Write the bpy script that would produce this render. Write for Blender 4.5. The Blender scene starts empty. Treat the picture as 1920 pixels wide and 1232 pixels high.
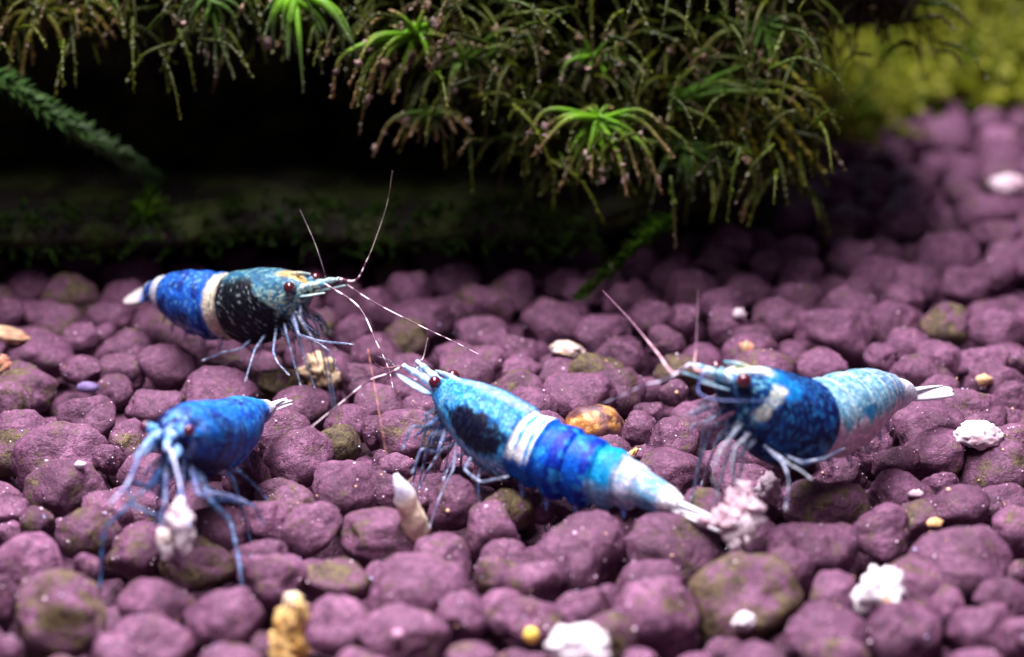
import bpy, bmesh, math, random
import numpy as np
from mathutils import Vector, Matrix, noise, Euler

random.seed(7); np.random.seed(7)
sc = bpy.context.scene
COL = sc.collection
U = 0.001                      # everything below is written in millimetres

# ------------------------------------------------------------------ camera
F = 3840.0                     # focal length in photo pixels (photo 1920 x 1232)
PITCH = math.radians(17.6)
H = 41.7                       # lens height over the mean pebble-centre plane, mm
cam_d = bpy.data.cameras.new('camera'); cam = bpy.data.objects.new('camera', cam_d)
COL.objects.link(cam); sc.camera = cam
cam.location = (0, 0, H*U); cam.rotation_euler = (math.pi/2-PITCH, 0, 0)
cam_d.sensor_width = 36; cam_d.sensor_fit = 'HORIZONTAL'; cam_d.lens = 36*F/1920
cam_d.clip_start = 0.002; cam_d.clip_end = 5
cam_d.dof.use_dof = True; cam_d.dof.focus_distance = 0.1150; cam_d.dof.aperture_fstop = 37
# ------------------------------------------------------------------ world and lamps
w = bpy.data.worlds.new('World'); sc.world = w; w.use_nodes = True
bg = w.node_tree.nodes['Background']
bg.inputs['Color'].default_value = (0.66, 0.42, 0.74, 1); bg.inputs['Strength'].default_value = 0.085
def area(name, loc, target, sx, sy, power, color):
    d = bpy.data.lights.new(name, 'AREA'); d.shape = 'RECTANGLE'; d.size = sx*U; d.size_y = sy*U
    d.energy = power; d.color = color
    o = bpy.data.objects.new(name, d); COL.objects.link(o)
    o.location = Vector(loc)*U
    o.rotation_euler = (Vector(target)-Vector(loc)).to_track_quat('-Z', 'Y').to_euler()
    return o
area('aquarium_lamp', (-22, 102, 168), (0, 103, 0), 190, 66, 1.0, (1.0, 0.88, 0.97))
sc.view_settings.view_transform = 'Standard'; sc.view_settings.look = 'None'
sc.view_settings.gamma = 1; sc.view_settings.exposure = 0.55
sc.cycles.max_bounces = 6; sc.cycles.transparent_max_bounces = 16

# ------------------------------------------------------------------ pixel -> place
CP, SP = math.cos(PITCH), math.sin(PITCH)
def ray(px, py):
    a = (px-960)/F; b = (616-py)/F
    return np.array([a, CP+SP*b, -SP+CP*b])
CAM = np.array([0, 0, H])
def at_y(px, py, Y): d = ray(px, py); return CAM+d*(Y/d[1])
def at_z(px, py, z=0.0): d = ray(px, py); return CAM+d*((z-H)/d[2])
def depth_of(p): return p[1]*CP-(p[2]-H)*SP
def mm_per_px(p): return depth_of(p)/F
def srgb(r, g, b):
    f = lambda c: c/12.92 if c <= 0.04045 else ((c+0.055)/1.055)**2.4
    return np.array([f(r/255), f(g/255), f(b/255)])
def smooth(a, b, x):
    t = min(1, max(0, (x-a)/(b-a))); return t*t*(3-2*t)
def lerp(a, b, t): return a*(1-t)+b*t
def nz(p, s, o=0.0):
    return noise.noise(Vector((p[0]*s+o, p[1]*s+o*1.7, p[2]*s-o)))

# ------------------------------------------------------------------ mesh helpers
def mesh_from(name, V, Fc, mat=None, cols=None, sm=True, off=(0, 0, 0)):
    me = bpy.data.meshes.new(name)
    V = (np.asarray(V, float)-np.asarray(off))*U
    me.from_pydata(V.tolist(), [], Fc)
    if cols is not None:
        a = me.color_attributes.new('tint', 'FLOAT_COLOR', 'POINT')
        c = np.ones((len(V), 4), np.float32); c[:, :3] = np.asarray(cols)[:, :3]
        a.data.foreach_set('color', c.ravel())
    if sm: me.polygons.foreach_set('use_smooth', [True]*len(me.polygons))
    if mat: me.materials.append(mat)
    me.update(); return me
def add(name, me, parent=None, loc=None):
    o = bpy.data.objects.new(name, me); COL.objects.link(o)
    if parent: o.parent = parent
    if loc is not None: o.location = Vector([float(v) for v in loc])*U
    return o
def tag(o, label=None, cat=None, group=None, kind=None):
    if label: o['label'] = label
    if cat: o['category'] = cat
    if group: o['group'] = group
    if kind: o['kind'] = kind
    return o
class MB:
    def __init__(s): s.v = []; s.f = []; s.c = []
    def tube(s, pts, rad, col, n=6, cap=True):
        pts = [np.asarray(p, float) for p in pts]; m = len(pts); b = len(s.v)
        ref = np.array([0.13, 0.2, 0.97])
        for i, p in enumerate(pts):
            t = pts[min(i+1, m-1)]-pts[max(i-1, 0)]; t = t/(np.linalg.norm(t)+1e-9)
            a = np.cross(t, ref); a /= np.linalg.norm(a)+1e-9; c = np.cross(t, a)
            r = rad(i/(m-1)) if callable(rad) else rad
            cc = col(i/(m-1)) if callable(col) else col
            for k in range(n):
                g = 2*math.pi*k/n
                s.v.append(p+r*(math.cos(g)*a+math.sin(g)*c)); s.c.append(cc)
        for i in range(m-1):
            for k in range(n):
                k2 = (k+1) % n
                s.f.append((b+i*n+k, b+i*n+k2, b+(i+1)*n+k2, b+(i+1)*n+k))
        if cap:
            s.f.append(tuple(b+k for k in range(n-1, -1, -1)))
            s.f.append(tuple(b+(m-1)*n+k for k in range(n)))
    def blob(s, c, r, col, sub=1, seed=0, amp=0.3, scl=(1, 1, 1)):
        V, Fc = ICO[sub]; b = len(s.v)
        for v in V:
            k = 1+amp*nz(v, 1.3, seed*3.1)+amp*0.6*nz(v, 3.1, seed*1.3)+(amp*.45*nz(v, 7.5, seed*.7) if sub > 2 else 0)
            s.v.append(np.asarray(c)+v*np.asarray(scl)*r*k); s.c.append(col)
        s.f += [tuple(b+i for i in f) for f in Fc]
    def quad(s, a, b_, c, d, col):
        b = len(s.v); s.v += [a, b_, c, d]; s.c += [col]*4; s.f.append((b, b+1, b+2, b+3))
    def build(s, name, mat, parent=None, off=(0, 0, 0), sm=True):
        return add(name, mesh_from(name, s.v, s.f, mat, s.c, sm, off), parent)
ICO = {}
for sub in (1, 2, 3, 4):
    bm = bmesh.new(); bmesh.ops.create_icosphere(bm, subdivisions=sub, radius=1)
    ICO[sub] = (np.array([v.co[:] for v in bm.verts]), [tuple(v.index for v in f.verts) for f in bm.faces]); bm.free()
def curve(pts, n):
    """Catmull-Rom through points"""
    P = [np.asarray(p, float) for p in pts]; P = [2*P[0]-P[1]]+P+[2*P[-1]-P[-2]]
    out = []; m = len(P)-3
    for i in range(n):
        x = i/(n-1)*m; k = min(int(x), m-1); t = x-k
        a, b, c, d = P[k:k+4]
        out.append(0.5*((2*b)+(-a+c)*t+(2*a-5*b+4*c-d)*t*t+(-a+3*b-3*c+d)*t**3))
    return out

# ------------------------------------------------------------------ materials
def new_mat(name):
    m = bpy.data.materials.new(name); m.use_nodes = True
    nt = m.node_tree; nt.nodes.clear(); return m, nt
def N(nt, t, **kw):
    n = nt.nodes.new(t)
    for k, v in kw.items():
        if hasattr(n, k): setattr(n, k, v)
    return n
def noise_node(nt, vec, scale, detail=4, rough=0.6):
    n = N(nt, 'ShaderNodeTexNoise'); n.inputs['Scale'].default_value = scale
    n.inputs['Detail'].default_value = detail; n.inputs['Roughness'].default_value = rough
    nt.links.new(vec, n.inputs['Vector']); return n.outputs['Fac']
def ramp(nt, fac, a, b, ca=(0, 0, 0, 1), cb=(1, 1, 1, 1)):
    r = N(nt, 'ShaderNodeValToRGB'); r.color_ramp.elements[0].position = a; r.color_ramp.elements[1].position = b
    r.color_ramp.elements[0].color = ca; r.color_ramp.elements[1].color = cb
    nt.links.new(fac, r.inputs[0]); return r.outputs[0]
def mix(nt, fac, a, b, mode='MIX'):
    m = N(nt, 'ShaderNodeMix', data_type='RGBA', blend_type=mode)
    for k, v in ((0, fac), (6, a), (7, b)):
        if hasattr(v, 'links'): nt.links.new(v, m.inputs[k])
        elif k == 0: m.inputs[0].default_value = v
        else: m.inputs[k].default_value = tuple(v)+((1,) if len(v) == 3 else ())
    return m.outputs[2]
def mathn(nt, op, a, b):
    m = N(nt, 'ShaderNodeMath', operation=op)
    for k, v in ((0, a), (1, b)):
        if hasattr(v, 'links'): nt.links.new(v, m.inputs[k])
        else: m.inputs[k].default_value = v
    return m.outputs[0]
def bump(nt, h, strength, dist, prev=None):
    b = N(nt, 'ShaderNodeBump'); b.inputs['Strength'].default_value = strength; b.inputs['Distance'].default_value = dist
    nt.links.new(h, b.inputs['Height'])
    if prev: nt.links.new(prev, b.inputs['Normal'])
    return b.outputs[0]
def out(nt, sh):
    o = N(nt, 'ShaderNodeOutputMaterial'); nt.links.new(sh, o.inputs[0])

def pebble_material(name, per_object):
    m, nt = new_mat(name)
    pos = N(nt, 'ShaderNodeNewGeometry').outputs['Position']
    at = N(nt, 'ShaderNodeAttribute', attribute_name='tint', attribute_type='OBJECT' if per_object else 'GEOMETRY')
    sep = N(nt, 'ShaderNodeSeparateColor'); nt.links.new(at.outputs['Color'], sep.inputs[0])
    val, olive, pale = sep.outputs[0], sep.outputs[1], sep.outputs[2]      # brightness, algae, pinkness
    n1 = noise_node(nt, pos, 620, 6, 0.68); n2 = noise_node(nt, pos, 2300, 5, 0.7); n3 = noise_node(nt, pos, 8000, 2, 0.6)
    base = mix(nt, ramp(nt, n1, 0.38, 0.63), (0.074, 0.022, 0.052), (0.190, 0.072, 0.145))
    base = mix(nt, mathn(nt, 'MULTIPLY', pale, ramp(nt, noise_node(nt, pos, 430, 5, 0.7), 0.30, 0.62)), base, (0.30, 0.135, 0.235))
    base = mix(nt, mathn(nt, 'MULTIPLY', ramp(nt, n2, 0.47, 0.66), 0.45), base, (0.28, 0.130, 0.230))
    base = mix(nt, mathn(nt, 'MULTIPLY', ramp(nt, n3, 0.58, 0.72), 0.35), base, (0.45, 0.30, 0.40))
    base = mix(nt, mathn(nt, 'MULTIPLY', ramp(nt, n2, 0.50, 0.36), 0.5), base, (0.036, 0.010, 0.030))
    na = noise_node(nt, pos, 760, 6, 0.72)
    am = ramp(nt, mathn(nt, 'ADD', mathn(nt, 'MULTIPLY', olive, 0.22), mathn(nt, 'SUBTRACT', na, 0.55)), 0.06, 0.17)
    base = mix(nt, mathn(nt, 'MULTIPLY', am, 0.9), base, mix(nt, ramp(nt, n2, 0.40, 0.62), (0.034, 0.024, 0.010), (0.17, 0.140, 0.055)))
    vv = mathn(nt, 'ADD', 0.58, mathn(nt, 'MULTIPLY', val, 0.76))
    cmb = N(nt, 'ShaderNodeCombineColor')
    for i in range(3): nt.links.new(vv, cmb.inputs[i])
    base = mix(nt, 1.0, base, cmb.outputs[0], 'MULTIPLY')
    p = N(nt, 'ShaderNodeBsdfPrincipled'); nt.links.new(base, p.inputs['Base Color'])
    nt.links.new(ramp(nt, n2, 0.3, 0.75, (0.42,)*3+(1,), (0.80,)*3+(1,)), p.inputs['Roughness'])
    p.inputs['Specular IOR Level'].default_value = 0.38
    b = bump(nt, n1, 0.8, 0.0006); b = bump(nt, n2, 0.7, 0.00024, b); b = bump(nt, n3, 0.6, 0.00006, b)
    nt.links.new(b, p.inputs['Normal']); out(nt, p.outputs[0]); return m
M_PEB = pebble_material('pebble', True)
M_PEBS = pebble_material('pebble_mass', False)

def tint_material(name, rough=0.5, spec=0.5, speck=0.0, speck_scale=5000, speck_col=(0.6, 0.75, 0.8), bumpd=0.0, bscale=4000,
                  alpha=1.0, trans=0.0, sss=0.0, coat=0.0):
    m, nt = new_mat(name)
    pos = N(nt, 'ShaderNodeNewGeometry').outputs['Position']
    at = N(nt, 'ShaderNodeAttribute', attribute_name='tint'); c = at.outputs['Color']
    n = noise_node(nt, pos, speck_scale, 3, 0.7)
    if speck > 0:
        lift = mix(nt, 1.0, mix(nt, 1.0, c, (2.3, 2.3, 2.3), 'MULTIPLY'), tuple(v*0.04 for v in speck_col), 'ADD')
        c = mix(nt, mathn(nt, 'MULTIPLY', ramp(nt, n, 0.50, 0.64), speck), c, lift)
        d = mix(nt, 1.0, c, ramp(nt, noise_node(nt, pos, speck_scale*0.45, 3, 0.6), 0.3, 0.65, (0.72,)*3+(1,), (1.15,)*3+(1,)), 'MULTIPLY'); c = d
    p = N(nt, 'ShaderNodeBsdfPrincipled'); nt.links.new(c, p.inputs['Base Color'])
    p.inputs['Roughness'].default_value = rough; p.inputs['Specular IOR Level'].default_value = spec
    p.inputs['Coat Weight'].default_value = coat; p.inputs['Coat Roughness'].default_value = 0.25
    if sss: p.inputs['Subsurface Weight'].default_value = sss; p.inputs['Subsurface Scale'].default_value = 0.0006; p.inputs['Subsurface Radius'].default_value = (0.6, 0.8, 1.0)
    if bumpd:
        nb = noise_node(nt, pos, bscale, 4, 0.6); nt.links.new(bump(nt, nb, 0.6, bumpd), p.inputs['Normal'])
    sh = p.outputs[0]
    if trans:
        t = N(nt, 'ShaderNodeBsdfTranslucent'); nt.links.new(c, t.inputs[0])
        ms = N(nt, 'ShaderNodeMixShader'); ms.inputs[0].default_value = trans
        nt.links.new(sh, ms.inputs[1]); nt.links.new(t.outputs[0], ms.inputs[2]); sh = ms.outputs[0]
    if alpha < 1:
        t = N(nt, 'ShaderNodeBsdfTransparent'); ms = N(nt, 'ShaderNodeMixShader')
        fac = mathn(nt, 'ADD', alpha-0.25, mathn(nt, 'MULTIPLY', ramp(nt, noise_node(nt, pos, 2600, 2, 0.5), 0.4, 0.6), 0.5))
        cl = N(nt, 'ShaderNodeClamp'); nt.links.new(fac, cl.inputs[0])
        nt.links.new(cl.outputs[0], ms.inputs[0])
        nt.links.new(t.outputs[0], ms.inputs[1]); nt.links.new(sh, ms.inputs[2]); sh = ms.outputs[0]
    out(nt, sh); return m
M_SHELL = tint_material('shrimp_shell', 0.50, 0.18, 0.6, 4200, (0.32, 0.55, 0.66), 0.00007, 4600, coat=0.0)
M_LIMB = tint_material('shrimp_limb', 0.35, 0.5, 0.5, 3500, (0.45, 0.5, 0.6), alpha=0.50)
M_FAN = tint_material('tail_fan', 0.4, 0.5, 0.0, 3000, (0.9, 0.9, 0.95), trans=0.2)
M_FEEL = tint_material('antenna', 0.4, 0.5, 0.0, alpha=1.0)
M_EYE = tint_material('eye', 0.12, 0.6, 0.0)
M_CRUMB = tint_material('crumb', 0.7, 0.3, 0.2, 2500, (0.95, 0.93, 0.95), 0.00015, 2600, sss=0.25)
M_MOSS = tint_material('moss', 0.5, 0.35, 0.2, 3500, (0.42, 0.38, 0.25), trans=0.45)
M_SPECK = tint_material('speck', 0.25, 0.6, 0.0)

# ================================================================== the gravel bed
# pebbles as (centre x, centre y, width, height in photo pixels, tilt, brightness, algae, pinkness)
PEB = [
(15,965,95,70,0,.5,.1,.3),(72,982,64,66,0,.4,.1,.1),(18,1000,55,52,0,.6,0,.5),(128,915,152,110,8,.35,.35,.1),(128,990,47,52,0,.5,0,.4),
(165,1000,112,100,-20,.5,.5,.2),(200,960,92,72,-30,.6,.2,.5),(55,1038,128,80,0,.75,0,.6),(161,1065,54,58,0,.5,.1,.2),(116,1150,195,155,0,.6,.75,.4),
(0,1130,62,112,0,.4,0,.1),(10,1222,62,62,0,.6,0,.4),(252,1042,98,108,0,.5,.55,.2),(368,1058,138,108,10,.5,.75,.15),(290,1125,152,82,8,.6,0,.25),
(424,1165,142,128,0,.65,0,.3),(285,1200,142,84,10,.6,0,.3),(215,1218,92,62,0,.7,0,.5),(430,1240,120,52,0,.7,0,.4),(515,1075,128,92,0,.6,.2,.5),
(405,990,122,82,0,.35,.1,.1),(490,985,112,108,0,.6,.1,.35),
(645,935,110,118,-8,.45,.05,.1),(546,942,98,64,0,.55,.5,.3),(585,994,116,98,25,.5,.25,.3),(722,922,57,80,0,.4,0,.1),(790,945,32,62,0,.5,0,.3),
(712,1000,152,92,-15,.6,.35,.3),(828,1052,104,104,25,.5,.1,.3),(775,1100,196,120,-4,.7,.05,.5),(628,1088,132,98,0,.6,.55,.3),(630,1182,134,122,0,.75,.15,.6),
(758,1184,154,96,8,.7,.3,.5),(862,1162,98,104,0,.6,0,.25),(930,1082,94,80,0,.65,.65,.4),(925,1000,104,124,20,.5,.2,.3),(952,958,98,80,15,.5,.85,.2),
(945,1152,94,94,0,.6,.35,.4),(890,1230,102,54,0,.7,.3,.5),(680,1237,122,42,0,.7,.4,.5),(850,950,94,114,-20,.45,.1,.2),
(1013,952,74,64,0,.6,0,.6),(1082,1028,190,110,26,.5,.05,.2),(1087,1074,84,98,0,.55,.1,.2),(1000,1090,104,74,0,.6,.05,.3),(1252,1016,182,108,4,.25,.35,.0),
(1180,966,134,80,5,.25,.1,.05),(1080,946,84,54,0,.3,0,.05),(1224,1162,158,166,8,.75,.05,.5),(1141,1130,54,74,0,.4,0,.1),(1395,1132,206,192,22,.6,.85,.45),
(1095,1142,98,78,30,.7,.05,.5),(998,1162,104,90,0,.7,.2,.5),(1142,1197,94,94,0,.6,.55,.3),(1200,1237,62,42,0,.7,0,.6),(1420,1012,64,94,0,.35,0,.1),
(1525,1022,166,112,5,.35,.1,.1),(1480,1072,98,88,25,.5,.05,.25),(1562,1130,94,128,0,.6,.15,.4),(1700,1107,182,114,8,.5,.5,.35),(1655,1002,118,114,0,.6,.1,.35),
(1722,977,94,74,25,.5,.55,.3),(1797,1042,186,108,5,.45,.1,.35),(1850,1067,74,58,0,.4,.1,.2),(1795,954,112,86,10,.5,0,.2),(1690,927,122,84,12,.45,.1,.2),
(1905,1002,104,104,0,.75,.1,.55),(1880,1127,114,84,0,.35,0,.15),(1775,1152,64,112,10,.75,.05,.6),(1840,1182,134,114,15,.7,0,.45),(1690,1192,134,122,-20,.55,0,.2),
(1570,1222,124,64,0,.7,.4,.4),(1830,1237,112,42,0,.7,0,.5),(1912,1197,64,94,0,.65,0,.5),(1905,1077,64,54,0,.55,.5,.3),
(45,797,128,66,0,.6,.15,.4),(112,838,172,92,10,.6,.25,.35),(25,852,94,94,0,.3,.85,.1),(160,787,108,98,20,.4,0,.1),(208,737,78,68,15,.4,.05,.1),
(235,837,58,68,20,.55,.45,.3),(205,862,62,62,0,.5,0,.3),(290,762,114,82,0,.45,.1,.2),(405,732,152,80,0,.55,.1,.4),(45,727,114,74,0,.45,.4,.1),
(15,747,84,64,0,.45,.2,.2),(465,832,54,64,0,.4,0,.2),(457,892,94,114,0,.4,.1,.2),
(560,862,124,114,10,.5,.2,.2),(630,840,88,94,15,.35,1.0,.05),(558,767,114,88,0,.4,.25,.15),(510,797,134,74,-5,.45,.05,.15),(658,792,94,64,0,.5,.05,.25),
(702,812,54,68,0,.4,.1,.15),(765,820,114,104,0,.55,.2,.35),(710,752,104,64,0,.45,.15,.25),(790,767,74,50,0,.4,0,.15),(685,714,98,74,0,.25,.05,.05),
(765,727,94,50,0,.35,0,.1),(520,717,94,64,0,.15,.9,0),(715,870,34,54,0,.5,0,.2),(742,872,74,48,-20,.55,.05,.4),
(1000,767,94,80,25,.45,0,.15),(1085,747,128,94,5,.45,0,.15),(1045,697,88,54,0,.5,.05,.25),(978,700,78,68,0,.45,0,.2),(1135,837,104,54,0,.5,.1,.3),
(1196,807,66,72,0,.5,0,.25),(1215,772,54,44,0,.4,0,.2),(1262,832,94,94,0,.5,.2,.25),(1262,892,134,104,10,.35,.15,.1),(1205,857,54,44,0,.5,.4,.2),
(1115,692,124,60,5,.3,1.0,.05),(1270,687,84,44,0,.35,.9,.1),(1150,717,114,54,0,.3,.2,.05),(1262,737,54,54,0,.45,0,.25),
(1745,852,134,90,20,.5,.05,.3),(1750,807,124,80,15,.3,.05,.1),(1870,882,152,130,10,.3,.5,.1),(1630,837,78,94,0,.45,.1,.2),(1680,864,84,54,0,.4,.1,.2),
(1582,892,98,70,15,.5,.05,.25),(1550,947,152,94,8,.5,.5,.3),(1765,907,74,50,0,.4,0,.15),(1855,952,54,44,0,.3,0,.1),(1730,772,134,56,0,.5,0,.25),
(1760,727,94,46,0,.5,.1,.4),(1727,702,114,80,0,.25,.1,.05),(1900,747,74,64,0,.5,0,.3),(1885,782,64,44,0,.5,0,.3),(1820,757,124,64,0,.5,0,.3),(1900,827,84,64,0,.5,.1,.4),
(250,517,112,90,0,.45,.35,.2),(127,562,114,94,0,.45,.8,.1),(65,592,94,74,0,.55,.05,.4),(148,634,78,54,10,.55,0,.4),(205,594,78,58,0,.5,.05,.4),
(65,657,134,74,0,.45,0,.2),(240,654,114,74,0,.5,.05,.2),(315,607,134,64,0,.4,.4,.2),(225,702,94,74,0,.45,0,.15),(153,694,74,54,0,.4,.05,.2),
(320,687,118,88,0,.5,.05,.25),(370,652,114,64,0,.35,.1,.15),(45,707,104,58,0,.4,.5,.1),(20,592,64,64,0,.4,.05,.2),(430,682,84,64,0,.2,.1,0),
(765,562,108,114,0,.45,.05,.2),(908,577,108,84,10,.5,.5,.25),(836,587,68,64,0,.45,0,.2),(900,632,108,80,0,.5,.05,.2),(1035,607,114,94,0,.5,.1,.2),
(762,637,84,80,0,.35,.9,.05),(700,592,94,114,0,.4,.1,.15),(665,632,74,84,0,.35,.1,.15),(890,682,124,64,0,.4,.1,.15),(965,652,84,54,0,.45,.1,.2),(850,672,84,64,0,.4,.15,.15),
(1180,567,94,64,0,.5,.05,.3),(1290,542,108,70,0,.5,0,.2),(1283,602,58,84,0,.45,0,.2),(1215,602,94,74,0,.45,0,.2),(1130,622,114,74,0,.45,0,.2),
(1165,657,94,54,0,.45,0,.2),(1245,642,74,64,0,.4,0,.2),(1362,612,84,80,0,.5,0,.35),(1350,572,84,64,0,.45,0,.25),(1440,502,68,64,0,.55,0,.4),
(1340,497,84,64,0,.4,.05,.2),(1460,602,114,84,0,.45,.1,.25),(1430,682,144,48,0,.5,.5,.3),(1400,545,90,60,0,.35,0,.15),(1410,640,70,60,0,.35,0,.2),
(1605,482,104,66,0,.55,0,.4),(1505,510,74,50,0,.6,0,.5),(1500,547,104,48,0,.5,0,.3),(1655,507,124,48,0,.5,0,.4),(1565,614,144,90,0,.55,0,.35),
(1690,562,78,70,0,.55,.05,.4),(1775,607,98,76,0,.55,.7,.4),(1870,612,104,66,0,.5,.05,.4),(1810,532,94,66,0,.5,.05,.4),(1890,492,94,76,0,.6,0,.5),
(1545,680,104,50,0,.55,0,.45),(1653,670,62,52,0,.6,0,.5),(1695,642,94,52,0,.55,0,.4),(1845,667,94,48,0,.6,0,.5),(1765,667,94,56,15,.45,0,.3),
(1460,692,64,54,0,.5,0,.4),(1908,680,44,54,0,.5,0,.4),(1590,562,114,46,0,.5,0,.3),(1715,517,104,46,0,.5,0,.35),(1775,462,114,56,0,.6,0,.5),(1450,592,74,64,0,.45,0,.3),
(1780,262,94,84,0,.5,0,.4),(1880,267,84,64,0,.65,0,.5),(1680,420,100,60,0,.45,0,.4),(1560,430,90,60,0,.35,0,.3),(1850,400,110,70,0,.6,0,.5),(1720,350,90,60,0,.4,0,.4),
]
SPECIAL = {'golden': (1120,797,114,80,0,.5,.3,.2)}
rs = np.random.RandomState(3)
# unit stones
def unit_stone(seed, sub):
    r = np.random.RandomState(seed); V, Fc = ICO[sub]
    n = r.normal(size=(11, 3)); n /= np.linalg.norm(n, axis=1)[:, None]
    d = r.uniform(0.70, 1.0, 11)
    R = np.full((len(V), 12), 1.08)
    for i in range(11):
        c = V@n[i]; R[:, i] = np.where(c > 0.15, d[i]/np.maximum(c, 0.15), 6)
    R = np.minimum(R, 3); k = 15.0
    rad = -np.log(np.exp(-k*R).sum(1))/k+0.05
    for j, v in enumerate(V):
        rad[j] += 0.12*nz(v, 1.2, seed)+0.085*nz(v, 2.6, seed+9)+(0.045*nz(v, 5.5, seed+5)+0.028*nz(v, 12, seed+3)-0.05*max(0, nz(v, 3.8, seed+31)-.15) if sub > 2 else 0)
    W = V*rad[:, None]; W -= W.mean(0)
    W /= np.abs(W).max(0)
    return W, Fc
NV = 26
STONES = [unit_stone(100+i, 4) for i in range(NV)]
SM = [mesh_from('pebble', W/U*1.0, Fc, M_PEB) for W, Fc in STONES]
LOW = [unit_stone(300+i, 2) for i in range(14)]

def place(e):
    cx, cy, w_, h_, rot, val, ol, pk = e
    hv = max(h_, 0.80*w_)*0.5; top = cy-h_/2
    py = top+hv
    p = at_z(cx, py, rs.uniform(-0.35, 0.35)); s = mm_per_px(p)
    sx = w_*s/2*1.10; szz = hv*s*1.06; sy = 0.5*(sx+szz)*0.95
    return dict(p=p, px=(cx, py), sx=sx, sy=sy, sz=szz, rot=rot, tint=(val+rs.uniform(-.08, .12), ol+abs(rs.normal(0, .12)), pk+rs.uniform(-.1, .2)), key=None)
peb = [place(e) for e in PEB]
for k, e in SPECIAL.items():
    q = place(e); q['key'] = k; peb.append(q)
# settle: stones that overlap slide apart along their own sight lines (their size follows)
C = np.array([q['p'] for q in peb]); R = np.array([(q['sx']*q['sy']*q['sz'])**(1/3)*0.88 for q in peb])
D = np.array([ray(*q['px']) for q in peb]); D /= np.linalg.norm(D, axis=1)[:, None]; T0 = np.linalg.norm(C-CAM, axis=1); T = T0.copy()
for it in range(60):
    C = CAM+D*T[:, None]; dl = C[:, None]-C[None]; ds = np.linalg.norm(dl, axis=2)+np.eye(len(C))*99
    ov = np.maximum(0, R[:, None]+R[None]-ds)
    sg = np.sign(T0[:, None]-T0[None]); T += 0.12*(ov*sg).sum(1); T += 0.03*(T0-T)
    T = np.clip(T, T0-3.2, T0+3.2)
for q, t, t0, d in zip(peb, T, T0, D):
    q['p'] = CAM+d*t; k = t/t0; q['sx'] *= k; q['sy'] *= k; q['sz'] *= k
C = np.array([q['p'] for q in peb]); RX = np.array([0.5*(q['sx']+q['sy']) for q in peb])

# fill the rest of the bed: a top layer between the stones above and a lower layer beneath everything
fill = []
XY = [tuple(c[:2]) for c in C]; RR = list(RX)
cell = {}
def put(i, x, y): cell.setdefault((int(x//5), int(y//5)), []).append(i)
for i, (x, y) in enumerate(XY): put(i, x, y)
def free(x, y, r, tol):
    a, b = int(x//5), int(y//5)
    for i in range(a-1, a+2):
        for j in range(b-1, b+2):
            for k in cell.get((i, j), ()):
                if math.hypot(XY[k][0]-x, XY[k][1]-y) < (RR[k]+r)*tol: return False
    return True
for rr, tries in ((1.85, 11000), (1.5, 11000), (1.15, 9000)):
    for _ in range(tries):
        y = rs.uniform(66, 261); hw = 22+0.36*y
        x = rs.uniform(-hw, hw); r = rr*rs.uniform(0.85, 1.15)
        if free(x, y, r, 0.9):
            XY.append((x, y)); RR.append(r); put(len(XY)-1, x, y)
            z = rs.uniform(-0.9, 0.2) if rr > 1.5 else rs.uniform(-1.3, -.5)
            fill.append((x, y, z, r, rs.uniform(.3, .65), max(0, rs.normal(.05, .25)), rs.uniform(.05, .45)))
low = []
XY2, cell2 = [], {}
for _ in range(26000):
    y = rs.uniform(66, 215); hw = 20+0.33*y
    x = rs.uniform(-hw, hw); r = rs.uniform(1.4, 2.1); a, b = int(x//5), int(y//5)
    if all(math.hypot(u-x, v-y) > 0.92*(q+r) for i in range(a-1, a+2) for j in range(b-1, b+2) for (u, v, q) in cell2.get((i, j), ())):
        cell2.setdefault((a, b), []).append((x, y, r))
        low.append((x, y, rs.uniform(-3.4, -2.5), r, rs.uniform(.2, .6), max(0, rs.normal(.0, .25)), rs.uniform(0, .3)))

# the sheet of soil below the stones
bm = bmesh.new(); nx, ny = 90, 110
V = []; Fc = []
for j in range(ny+1):
    for i in range(nx+1):
        x = -150+300*i/nx; y = 50+270*j/ny
        V.append((x, y, -3.6+0.8*nz((x, y, 0), 0.21, 4)))
for j in range(ny):
    for i in range(nx):
        a = j*(nx+1)+i; Fc.append((a, a+1, a+nx+2, a+nx+1))
bed = add('gravel_bed', mesh_from('gravel_bed', V, Fc, M_PEBS, np.tile([.15, .1, .0], (len(V), 1))))
tag(bed, kind='structure', label='bed of purple brown soil pebbles')

ELL = []        # ellipsoids for resting things on the bed
GOLD = None
def pebble_object(i, p, sx, sy, sz, rot, tint):
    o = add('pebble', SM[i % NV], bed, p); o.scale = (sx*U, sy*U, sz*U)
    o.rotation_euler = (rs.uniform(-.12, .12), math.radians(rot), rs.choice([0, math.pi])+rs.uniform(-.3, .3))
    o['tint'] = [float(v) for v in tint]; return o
PO = []
nind = 0
for i, q in enumerate(peb):
    ELL.append((*q['p'], q['sx'], q['sy'], q['sz']))
    if q['key'] == 'golden': GOLD = q; continue
    o = pebble_object(i+(4 if i == 9 else 0), q['p'], q['sx'], q['sy'], q['sz'], q['rot'], q['tint']); PO.append((o, (i+(4 if i == 9 else 0)) % NV)); nind += 1
def visible_size(f):
    p = np.array(f[:3]); dd = depth_of(p); px = 960+F*p[0]/dd; b = ((p[2]-H)*CP+p[1]*SP)/dd; py = 616-F*b
    if not (-40 < px < 1960 and 180 < py < 1270): return 0
    if px < 1250 and py < 470: return 0
    return f[3]/dd
order = sorted(range(len(fill)), key=lambda k: -visible_size(fill[k]))
single = set(k for k in order[:max(0, 298-nind)] if visible_size(fill[k]) > 0)
MV, MF, MC = [], [], []
off = 0
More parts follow.
